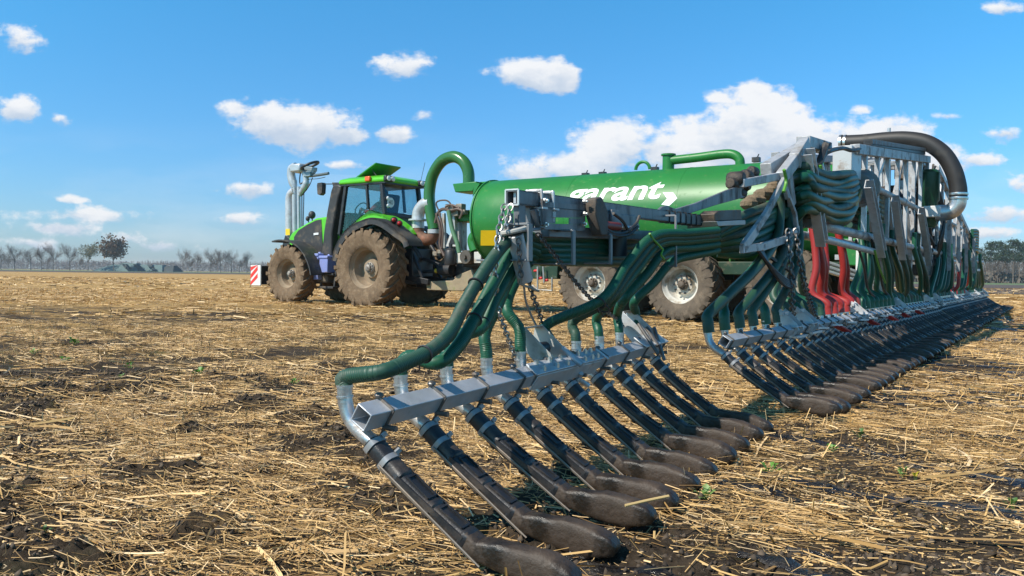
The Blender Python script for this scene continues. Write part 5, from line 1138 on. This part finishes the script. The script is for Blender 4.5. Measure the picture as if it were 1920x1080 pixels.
def far_wing():
    T=thing('boom_section','far boom wing of grey lattice stepping down towards the distant boom tip','spreader boom',(VB,21,1.3),'sections of the spreader boom')
    g=galvw(); gb=galv(); zt=lambda u:2.95-(u-15.6)*(1.35/9.5)
    b=MB(); rail(b,(VB,15.6,1.34),(VB,27.0,1.36),.05); b.build('lower_rail',g,T)
    b=MB(); rail(b,(VB-.6,15.6,1.34),(VB-.6,26,1.36),.05); rail(b,(VB,16,2.0),(VB,20.6,2.0),.04); b.build('inner_rail',g,T)
    b=MB(); b.bar((VB,16.2,zt(16.2)),(VB,25.1,zt(25.1)),.09,.1); b.bar((VB-.6,16.2,zt(16.2)),(VB-.6,25.1,zt(25.1)),.08,.08); b.build('top_beam',g,T,bevel=.004)
    k=0
    for u in np.arange(16.4,25.2,.72):
        b=MB(); t=zt(u); b.bar((VB,u,1.34),(VB,u,t),.075,.05,(1,0,0)); b.bar((VB-.6,u,1.34),(VB-.6,u,t),.07,.05,(1,0,0)); b.build('lattice_post',g if k%2 else gb,T)
        b=MB(); u2=min(u+.72,25.1); b.bar((VB-.03,u,t if k%2 else 1.34),(VB-.03,u2,1.34 if k%2 else zt(u2)),.06,.04,(1,0,0)); b.bar((VB-.6,u,1.34 if k%2 else t),(VB-.6,u2,zt(u2) if k%2 else 1.34),.05,.04,(1,0,0)); b.build('lattice_brace',gb,T)
        k+=1
    for u in (16.9,18.6,20.3,22.2): 
        b=MB(); b.chan((VB+.12,u,2.15 if u<20 else 1.85),(VB+.12,u+.15,1.02),.14,.05,.008,(1,0,0)); b.build('upright_channel',g,T)
    b=MB(); b.bar((VB+.05,22.3,1.1),(VB+.05,26.0,1.12),.06); b.build('guard_tube',gb,T)
    b=MB()
    for k in range(14): u=16.3+k*.62+random.random()*.3; z=random.uniform(1.5,max(1.6,zt(u)-.1)); b.box((VB-.3,u,z),(VB-.1,u+.2,z+random.uniform(.1,.25)))
    b.build('valve_block',M('greasy casting',(.04,.032,.028)),T,bevel=.01)
    for i in range(8):
        y=1.55+i*.07; hose(T,[(VB+.1,22.2,y),(VB+.14,22.9,y+.03),(VB+.1,23.7,y),(VB,24.2,y-.08)],gh(),.042)
    b=MB(); 
    for i in range(5): b.tube(spline([(VB+.05,15.7+i*.05,2.6-i*.1),(VB+.15,16.1,2.0),(VB+.1,15.9+i*.1,1.5),(VB,16.6,1.25)],6),.02,6)
    b.build('hydraulic_hose',hoseb(),T)
    def fall(idx,top,spread,mat):
        m=sum(COUP[i+1].y for i in idx)/len(idx)
        for n_,i in enumerate(idx):
            c=COUP[i+1]; t=Vector(top)+Vector((random.uniform(-.1,.1),(c.y-m)*spread,0)); dy=c.y-t.y
            D_=t.z-c.z; hose(T,[t+Vector((0,0,.2)),t,t+Vector((.02,dy*.15,-.22*D_)),t+Vector((.02,dy*.5,-.5*D_)),t+Vector((0,dy*.85,-.78*D_)),c+Vector((-.01,0,.08)),c],mat[n_%len(mat)](),.038,False,'hose',7)
    n=47
    fall(range(n,n+11),(VB,17.4,1.35),.55,[gh,hosed]); fall(range(n+11,n+16),(VB,19.4,1.35),.4,[hoser,gh]); fall(range(n+16,n+26),(VB,21.3,1.35),.5,[gh,gh,hoser]); fall(range(n+26,n+41),(VB,24.2,1.35),.6,[gh,hosed])
    return T
far_wing()
# ================================================================== centre frame on the back of the tanker
def centre():
    T=thing('boom_mast','grey steel mast behind the tank with a thick black hose arching to a silver elbow','boom frame',(-2.2,15.3,1.2),'sections of the spreader boom')
    g=galvw(); gb=galv(); UH=14.6
    P=lambda x,y:Vector(PU(x,y,UH))
    rb=M('big black hose',(.022,.020,.019),.55,0,.3,3,(.07,.06,.045),.25,2.5,.8)
    b=MB(); b.tube(spline([P(1575,268),P(1620,266),P(1660,262),P(1700,261),P(1738,268),P(1768,288),P(1787,318),P(1796,350),P(1797,372)],8),.130,20); b.build('arched_hose',rb,T)
    b=MB()
    for x,y in ((1797,364),(1797,372)): b.lathe([(.142,-.02),(.146,0),(.142,.02)],P(x,y),'Z',24,False)
    for x in (1577,1585): b.lathe([(.14,-.02),(.142,.02)],P(x,268),'X',20,False)
    b.build('hose_clamp',M('bright bolt',(.6,.6,.58)),T)
    b=MB().tube(spline([P(1797,372),P(1794,385),P(1785,395),P(1772,399),P(1755,399)],7),.128,20); b.build('silver_elbow',M('silver pipe',(.62,.62,.62),.3,.8,.1,5),T)
    a=P(1741,388); c=P(1765,408); MB().box((a.x-.05,UH-.22,c.z),(c.x,UH+.2,a.z)).build('inlet_box',M('pale painted box',(.60,.60,.58),.45,.0,.06,4,MUD,.2,5),T,bevel=.012)
    b=MB(); b.tube(spline([P(1667,240),P(1666,258),P(1667,272),P(1674,276)],5),.028,8); b.tube(spline([P(1650,283),P(1651,272),P(1654,266)],5),.05,10); b.build('hose_hanger',gb,T)
    b=MB(); c=P(1742,375); b.lathe([(.09,-.45),(.12,-.4),(.12,-.05),(.15,0),(.15,.45),(.1,.5)],c+Vector((0,.05,0)),'Z',18); b.build('pump_motor',M('dark green motor',(.012,.06,.03),.4,.1,.2,5,MUD,.25,5),T)
    b=MB()
    for v in (-2.05,-2.7):
        for u in (14.5,15.4,16.1): b.bar((v,u,.9),(v,u,2.95),.11,.09)
        for z in (1.2,2.0,2.9): b.bar((v,14.4,z),(v,16.2,z),.09)
        b.bar((v,14.5,1.2),(v,15.4,2.9),.07); b.bar((v,15.4,2.9),(v,16.1,1.2),.07)
    for u in (14.5,16.1):
        for z in (1.2,2.9): b.bar((-3.2,u,z),(-2.0,u,z),.09)
    b.build('mast',g,T,bevel=.004)
    b=MB(); b.bar((-2.0,15.0,1.0),(-2.0,16.6,1.0),.14,.18); b.bar((-2.0,16.0,1.0),(-1.9,17.0,1.3),.1); b.build('hinge_beam',M('greasy casting',(.04,.032,.028)),T,bevel=.01)
    b=MB()
    for k in range(18):
        v,u,z=random.uniform(-2.6,-1.95),random.uniform(14.3,16.6),random.uniform(1.3,2.8); s=random.uniform(.05,.13); b.box((v-s,u-s,z-s),(v+s,u+s,z+s))
    b.build('valve_block',M('greasy casting',(.04,.032,.028)),T,bevel=.01)
    b=MB()
    for k in range(9):
        q=[(-1.9+random.uniform(-.2,.1),14.6+random.uniform(0,1.8),2.8-i*.35+random.uniform(-.15,.15)) for i in range(5)]; b.tube(spline(q,5),.02,6)
    b.build('hydraulic_hose',hoseb(),T)
    # pale tailboard parts of the tank seen below the lattice
    b=MB(); b.box((-2.75,13.9,.75),(-2.7,14.15,1.55)); b.box((-2.7,15.3,.5),(-2.66,16.3,1.6)); b.build('tail_panel',M('pale painted panel',(.62,.62,.58),.5,0,.06,4,MUD,.2,3),T,bevel=.006)
    b=MB(); 
    for k in range(3): b.bar((-3.1,13.0+k*.0,1.12-k*.07),(-2.5,14.0,.86-k*.07),.10,.035)
    b.build('lamp_bar',white(),T,bevel=.004)
    b=MB(); b.box((-3.0,13.95,1.05),(-2.55,14.6,1.5)); b.build('green_valve_box',tgreen(),T,bevel=.02)
    b=MB(); b.tube([(-2.9,UC,2.3),(-2.4,UC-.1,2.3),(-2.2,UC-.3,2.0)],.13,14); b.tube([(-2.9,UC,2.75),(-3.1,UH,2.95)],.12,14); b.build('feed_pipe',rb,T)
    return T
centre()
# ================================================================== trees and far background
barkm=M('grey bark',(.11,.095,.085),.9,0,.25,2); twigm=M('bare twigs',(.115,.075,.052),.9,0,.25,.8,island=.35)
def seg3(V,Q,a,b,ra,rb):
    d=b-a; s=d.orthogonal().normalized(); t=d.cross(s).normalized(); o=len(V)
    for p,r in ((a,ra),(b,rb)):
        for k in range(3): an=2.094*k; V.append(tuple(p+s*math.cos(an)*r+t*math.sin(an)*r))
    for k in range(3): Q.append((o+k,o+(k+1)%3,o+3+(k+1)%3,o+3+k))
def branchy(seed,H,spread,trunkfrac=.3,leaf=None,levels=4,twr=.020,up=.35,start=.0):
    rnd=random.Random(seed); TV,TQ,CV,CQ=[],[],[],[]; tips=[]
    def grow(p,d,l,r,lev):
        n=3; 
        for i in range(n):
            d2=(d+Vector((rnd.uniform(-1,1),rnd.uniform(-1,1),rnd.uniform(-.4,.7)))*(.10 if lev==0 else .22)+Vector((0,0,up*.12))).normalized(); q=p+d2*l/n; r2=r*(.86 if lev==0 else .74)
            if lev<=1: seg3(TV,TQ,p,q,r,r2)
            else: seg3(CV,CQ,p,q,max(r,twr),max(r2,twr*.8))
            if lev<levels and (lev>0 or i>=1):
                for _ in range(3 if lev<2 else 2):
                    a=rnd.uniform(0,6.28); s=d2.orthogonal().normalized(); s.rotate(Matrix.Rotation(a,3,d2)); dd=(d2*(.75 if lev else .62)+s*rnd.uniform(.5,.95)*spread+Vector((0,0,up*.4))).normalized()
                    grow(q,dd,l*rnd.uniform(.52,.74) if lev else H*rnd.uniform(.26,.38),r2*.62,lev+1)
            p,d,r=q,d2,r2
        tips.append(p)
    grow(Vector((0,0,-.3)),Vector((0,0,1)),H*.56,H*.021,0)
    zs=max([v[2] for v in CV] or [H]); k=H/zs
    sc=lambda L_:[(x*k,y*k,z*k) for x,y,z in L_]
    if leaf:
        cnt,size=leaf
        for _ in range(cnt):
            t=rnd.choice(tips); c=t+Vector((rnd.gauss(0,1),rnd.gauss(0,1),rnd.gauss(0,.8)))*H*.035; s=size*rnd.uniform(.5,1.4)/k; a=Vector((rnd.uniform(-1,1),rnd.uniform(-1,1),rnd.uniform(-1,1))).normalized(); b=a.orthogonal().normalized(); e=a.cross(b); o=len(CV)
            CV+= [tuple(c-b*s-e*s*.7),tuple(c+b*s-e*s*.7),tuple(c+b*s+e*s*.7),tuple(c-b*s+e*s*.7)]; CQ.append((o,o+1,o+2,o+3))
    return sc(TV),TQ,sc(CV),CQ
def tree_obj(name,label,cat,x,y,V,matT,matC,group,rz=0,s=1.0,split=True):
    T=bpy.data.objects.new(name,None); C.objects.link(T); T.location=(x,y,0); T.rotation_euler=(0,0,rz); T.scale=(s,s,s); tag(T,label,cat,group)
    for nm,mm in (('trunk',V[0]),('crown',V[1])):
        o=bpy.data.objects.new(nm,mm); C.objects.link(o); o.parent=T
    return T
def two(V,mt,mc):
    out=[]
    for nm,v,q,m in (('trunk',V[0],V[1],mt),('crown',V[2],V[3],mc)):
        me=bpy.data.meshes.new(nm); me.from_pydata(v,[],q); me.materials.append(m); out.append(me)
    return out
BARE=[two(branchy(s,12,.9,levels=4,twr=.013),barkm,twigm) for s in (3,8,15,21)]
OAK=two(branchy(33,18,1.0,leaf=(2300,.36),levels=4,twr=.016),barkm,M('brown withered leaves',(.14,.075,.032),.8,0,.3,.6,island=.45,backlight=.2))
SPRING=two(branchy(41,15,.95,leaf=(700,.24),levels=4,twr=.013),barkm,M('pale budding leaves',(.17,.155,.075),.8,0,.3,.6,island=.4,backlight=.2))
YB=400; KX=lambda px:GW(px,560,0)  # direction only
def at(px,Y): r=ray(px,515); return r[0]/r[1]*Y
left=[(2,1.1),(28,1.14),(58,1.05),(78,1.12),(100,1.24),(131,1.22)]
ordn=['first','second','third','fourth','fifth','sixth']
for i,(px,s) in enumerate(left): tree_obj('bare_tree','%s bare grey tree from the left edge along the far field border'%ordn[i],'tree',at(px,YB),YB,BARE[i%4],None,None,'bare roadside trees',rz=i*1.7,s=s)
tree_obj('budding_tree','tall thin-leaved tree just left of the brown-leaved tree','tree',at(165,YB),YB,SPRING,None,None,'bare roadside trees',.4,1.0)
tree_obj('brown_tree','large tree full of brown withered leaves beside the covered mound','tree',at(213,YB-4),YB-4,OAK,None,None,'bare roadside trees',1.0,1.02)
mid=[(343,1.12),(371,.96),(394,1.1),(414,1.08),(434,1.12),(463,1.0)]
for i,(px,s) in enumerate(mid): tree_obj('bare_tree','%s bare grey tree counted from the mound towards the tractor'%ordn[i],'tree',at(px,YB+10),YB+10,BARE[(i+2)%4],None,None,'bare roadside trees',rz=i*2.3+.5,s=s)
for i,px in enumerate((15,88,150,358,404,449)): tree_obj('bare_tree',['bare tree in the second line of the far left roadside trees','bare tree in the second line of trees between mound and tractor'][i>2],'tree',at(px,YB+70),YB+70,BARE[(i+1)%4],None,None,['back row left trees','back row middle trees'][i>2],rz=i*1.1,s=.8)
# far woods that read as one mass
def wood(name,label,x0,x1,y,h,n,mat,mt,prof,depth=40,evg=False,q0=.55):
    V=[];Q=[];x=NR.uniform(x0,x1,n); yy=y+NR.rand(n)*depth; hh=h*(prof(x))*(.72+.36*NR.rand(n))
    for i in range(n):
        w=.05+.07*NR.rand(); o=len(V); V+=[(x[i]-w,yy[i],-.5),(x[i]+w,yy[i],-.5),(x[i]+w*.5,yy[i],hh[i]*.92),(x[i]-w*.5,yy[i],hh[i]*.92)]; Q.append((o,o+1,o+2,o+3))
    tw=n*46; k=NR.randint(0,n,tw); t=NR.rand(tw)**.7; a=NR.rand(tw)*6.28; rad=NR.rand(tw)*h*.16*(1.2-t)
    cx=x[k]+np.cos(a)*rad; cy=yy[k]+np.sin(a)*rad; cz=hh[k]*(q0*.5+t*(1-q0*.5)); L_=h*(.05+.07*NR.rand(tw)); ang=NR.uniform(-.9,.9,tw); w=.03+.05*NR.rand(tw)
    dx=np.sin(ang)*L_; dz=np.cos(ang)*L_
    P4=np.stack([np.stack([cx-w,cy,cz],1),np.stack([cx+w,cy,cz],1),np.stack([cx+dx+w*.4,cy+np.sin(a)*L_*.4,cz+dz],1),np.stack([cx+dx-w*.4,cy+np.sin(a)*L_*.4,cz+dz],1)],1).reshape(-1,3)
    o=len(V); V=np.concatenate([np.array(V),P4]); Q=np.concatenate([np.array(Q),o+np.arange(tw*4).reshape(-1,4)])
    ob=np_mesh(name,V,Q,mat); ob['kind']='stuff'; ob['label']=label; ob['category']='woodland'; return ob
wm=M('leafless wood',(.17,.145,.13),.95,0,.2,.05,island=.35); wm2=M('leafless brown wood',(.16,.13,.105),.95,0,.2,.05,island=.4)
pr=lambda x:.75+.5*fbm(x*.012+5,x*0+2,3)
wood('far_wood','grey leafless wood along the horizon left of the tractor',-900,10,900,11.5,2600,wm,None,pr,70)
wood('far_wood','grey leafless wood along the horizon behind the tanker',0,520,560,12,1500,wm,None,pr,70)
wood('far_wood','brown leafless wood under the dark pines on the right',128,330,285,11.0,900,wm2,None,lambda x:.8+.4*fbm(x*.05,x*0+1,2),30,q0=.25)
hd=M('hedge undergrowth',(.15,.125,.10),.95,0,.3,.2,island=.4)
def hedge(name,label,x0,x1,y,h,n,m):
    x=NR.uniform(x0,x1,n); yy=y+NR.rand(n)*6; z=NR.rand(n)*h*(.5+fbm(x*.15,x*0,3)); s=.15+.35*NR.rand(n); a=NR.rand(n)*6.28
    P4=np.stack([np.stack([x+np.cos(a)*s*i,yy+np.sin(a)*s*i,z+s*j],1) for i,j in ((-1,-1),(1,-1),(1,1),(-1,1))],1).reshape(-1,3)
    o=np_mesh(name,P4,np.arange(n*4).reshape(-1,4),m); o['kind']='stuff'; o['label']=label; o['category']='undergrowth'
hedge('undergrowth','scrubby brown undergrowth at the foot of the pine wood',125,330,283,3.2,14000,hd)
hedge('undergrowth','low scrub along the foot of the left far wood',-900,10,895,8.5,30000,hd)
# pines
pbark=M('pine bark',(.15,.115,.09),.9,0,.25,1); pneed=M('pine needles',(.030,.052,.022),.7,0,.3,.5,island=.5,backlight=.1)
def pine(seed):
    rnd=random.Random(seed); H=17; TV,TQ,CV,CQ=[],[],[],[]; p=Vector((0,0,-.3)); d=Vector((0,0,1))
    for i in range(7):
        q=p+Vector((rnd.uniform(-.25,.25),rnd.uniform(-.25,.25),H*.135)); seg3(TV,TQ,p,q,.24-.025*i,.24-.025*(i+1)); p=q
    for _ in range(34):
        h=rnd.uniform(.56,1.0); a=rnd.uniform(0,6.28); rr=rnd.uniform(.3,1.0)*(3.4*(1.05-abs(h-.74)*2.1)); c=Vector((math.cos(a)*rr,math.sin(a)*rr,H*h)); seg3(CV,CQ,Vector((0,0,H*h-.8)),c,.06,.02)
        for _ in range(46):
            o=len(CV); s=rnd.uniform(.10,.30); e=c+Vector((rnd.gauss(0,.75),rnd.gauss(0,.75),rnd.gauss(0,.42))); a1=Vector((rnd.uniform(-1,1),rnd.uniform(-1,1),rnd.uniform(-.6,.6))).normalized(); b1=a1.orthogonal().normalized(); c1=a1.cross(b1)
            CV+=[tuple(e-b1*s-c1*s*.5),tuple(e+b1*s-c1*s*.5),tuple(e+b1*s+c1*s*.5),tuple(e-b1*s+c1*s*.5)]; CQ.append((o,o+1,o+2,o+3))
    return TV,TQ,CV,CQ
PINE=[two(pine(s),pbark,pneed) for s in (1,2,3)]
px_p=[(1700,.72),(1722,.78),(1745,.80),(1790,.88),(1812,.84),(1838,.86),(1858,.95),(1871,.99),(1886,.94),(1899,1.0),(1911,.96),(1926,1.03),(1944,.97),(1962,1.0)]
where=['behind the lattice left of the hose arch','just behind the boom lattice','seen through the gap between the shoe bars','behind the far boom wing','behind the distant boom tip','right beside the distant boom tip','first dark pine clear of the boom tip','second dark pine clear of the boom tip','third dark pine clear of the boom tip','fourth dark pine clear of the boom tip','fifth dark pine clear of the boom tip','dark pine cut by the right edge','pine past the right edge','last pine past the right edge']
for i,(px,s) in enumerate(px_p[:12]):
    Y=272+ (i%3)*9; tree_obj('pine_tree','tall dark pine, '+where[i] if i<6 or i==11 else where[i]+', bare trunk and flat crown','tree',at(px,Y),Y,PINE[i%3],None,None,'pines of the right wood',rz=i*1.9,s=s*.86)
# covered mound beside the brown tree
def mound():
    Y=405; base=(at(240,Y),Y,0); T=bpy.data.objects.new('silage_mound',None); C.objects.link(T); T.location=base; tag(T,'long mound under dull teal sheets with several hipped ridges beside the brown tree','mound'); ORIG[T]=Vector((0,0,0))
    tm=M('teal sheet',(.10,.16,.155),.75,0,.12,.3,(.16,.15,.12),.2,.4); dm=M('dark net sheet',(.05,.062,.062),.85,0,.12,.3)
    X=lambda px:at(px,Y)-base[0]; m=Y/F
    for i,(a,b_,hh,d) in enumerate(((170,245,13,0),(196,262,15.5,-1.5),(232,286,13.5,1),(258,300,13,2.5),(285,318,12,4))):
        x0,x1,h=X(a),X(b_),hh*m; w=6; r=(x1-x0)*.42
        b=MB(); b.add([(x0,d,0),(x1,d,0),(x1,d+14,0),(x0,d+14,0),(x0+r,d+5,h),(x1-r*.45,d+5,h),(x1-r*.45,d+9,h),(x0+r,d+9,h)],[(0,1,5,4),(1,2,6,5),(2,3,7,6),(3,0,4,7),(4,5,6,7)]); b.build('cover_sheet',tm if i<4 else dm,T,smooth=False)
    for i,(a,b_) in enumerate(((228,250),(248,270),(272,290))):
        b=MB(); x0,x1=X(a),X(b_); h=13.6*m; b.add([(x0,-.6+i*1.2,h),(x0+(x1-x0)*.45,-.6+i*1.2,h),(x1,-2.2+i*1.2,h*.3),(x0+(x1-x0)*.55,-2.2+i*1.2,h*.3),(x0,.6+i*1.2,h),(x0+(x1-x0)*.45,.6+i*1.2,h),(x1,-1.2+i*1.2,h*.3),(x0+(x1-x0)*.55,-1.2+i*1.2,h*.3)],[(0,1,2,3),(4,5,6,7),(0,1,5,4),(1,2,6,5),(2,3,7,6),(3,0,4,7)]); b.build('dark_sheet',dm,T,smooth=False)
mound()
# power line pole far behind
# ================================================================== seedlings in the stubble
def weed(label,px,py,s,col,n=9,seed=0,yel=0):
    s*=.75; rnd=random.Random(seed); x,y,_=GW(px,py); z=hz1(x,y); T=bpy.data.objects.new('seedling',None); C.objects.link(T); T.location=(x,y,z); tag(T,label,'weed','green weeds in the stubble'); ORIG[T]=Vector((0,0,0))
    b=MB(); st=MB()
    for k in range(n):
        a=rnd.uniform(0,6.28); l=s*rnd.uniform(.5,1.1); e=rnd.uniform(.3,1.3); d=Vector((math.cos(a)*math.cos(e),math.sin(a)*math.cos(e),math.sin(e))); sd=d.cross(Vector((0,0,1))).normalized(); nn=sd.cross(d); tip=d*l; st.tube([(0,0,-.01),tip*.55,tip],.0016*s/.06,4)
        w=l*.30; L0=tip*.55; c=tip*1.0+nn*l*.05; t2=tip*1.35-Vector((0,0,l*.12)); b.add([L0,c-sd*w+nn*w*.3,t2,c+sd*w+nn*w*.3,c],[(0,1,4),(1,2,4),(2,3,4),(3,0,4)])
    b.build('leaves',M('weed leaves %s'%col,{'g':(.11,.26,.03),'p':(.20,.33,.09),'y':(.55,.48,.03),'d':(.07,.15,.03)}[col],.5,0,.2,20,backlight=.25),T); st.build('stem',M('weed stem',(.12,.2,.04),.6),T)
for i,(lab,px,py,s,c,n) in enumerate((('yellow green leaf pair beside the row of near shoe tips',1331,872,.045,'y',4),('pale green leafy seedling right of the fourth shoe tip',1322,938,.06,'p',14),('green seedling in straw right of the sixth shoe tip',1442,885,.06,'g',9),('small green sprout between the two shoe bars',1558,848,.05,'g',8),('green seedling in the straw at middle right',1690,882,.06,'p',9),('yellow leaf standing in the straw at the right',1716,890,.05,'y',3),('green sprout low under the second shoe bar',1612,820,.06,'d',9),('fresh green tuft on the left stubble, nearest the camera of the left ones',62,668,.07,'g',10),('green tuft in left stubble right of the nearest left tuft',120,680,.08,'g',9),('bright green clump in the left stubble below the brown tree',140,650,.11,'g',12),('green tuft in the stubble below the mound',372,704,.09,'g',11),('green weed left of the shoe bar end',242,692,.07,'g',9),('small green weed near the left of the hose bend',552,722,.06,'g',8),('low green weed below the tractor front wheel',548,716,.05,'d',8),('green sprout in the stubble ahead of the bar end',226,708,.06,'p',8),('tiny green weed near the bottom left corner',82,1000,.03,'d',6),('sprig of green behind the first shoe elbow',905,822,.05,'g',8),('tiny weed at lower right among wet straw',1900,945,.05,'d',8))):
    weed(lab,px,py,s,c,n,i)
# one thick straw stalk lies on the fourth shoe
b=MB(); b.tube([toF(PYW(1172,948,2.42)),toF(PYW(1215,938,2.44)),toF(PYW(1254,930,2.46))],.0045,6); o=b.build('straw_stalk',M('pale stalk',(.55,.38,.16),.5)); o.rotation_euler=(0,0,-A); tag(o,'thick pale straw stalk lying across the tip of the fourth shoe','straw stalk')
# ================================================================== air
hz_=MB().box((-1500,-70,-1.2),(1500,1100,30)); ho=hz_.build('haze',bpy.data.materials.new('haze air'),None,smooth=False); ho['kind']='stuff'; ho['label']='thin pale haze over the whole field'; ho['category']='haze'
hm_=ho.data.materials[0]; hm_.use_nodes=True; t_=hm_.node_tree; t_.nodes.remove(t_.nodes['Principled BSDF']); pv_=t_.nodes.new('ShaderNodeVolumePrincipled'); pv_.inputs['Density'].default_value=.00028; pv_.inputs['Color'].default_value=(.90,.95,1.0,1); pv_.inputs['Anisotropy'].default_value=.3
t_.links.new(pv_.outputs[0],t_.nodes['Material Output'].inputs['Volume'])
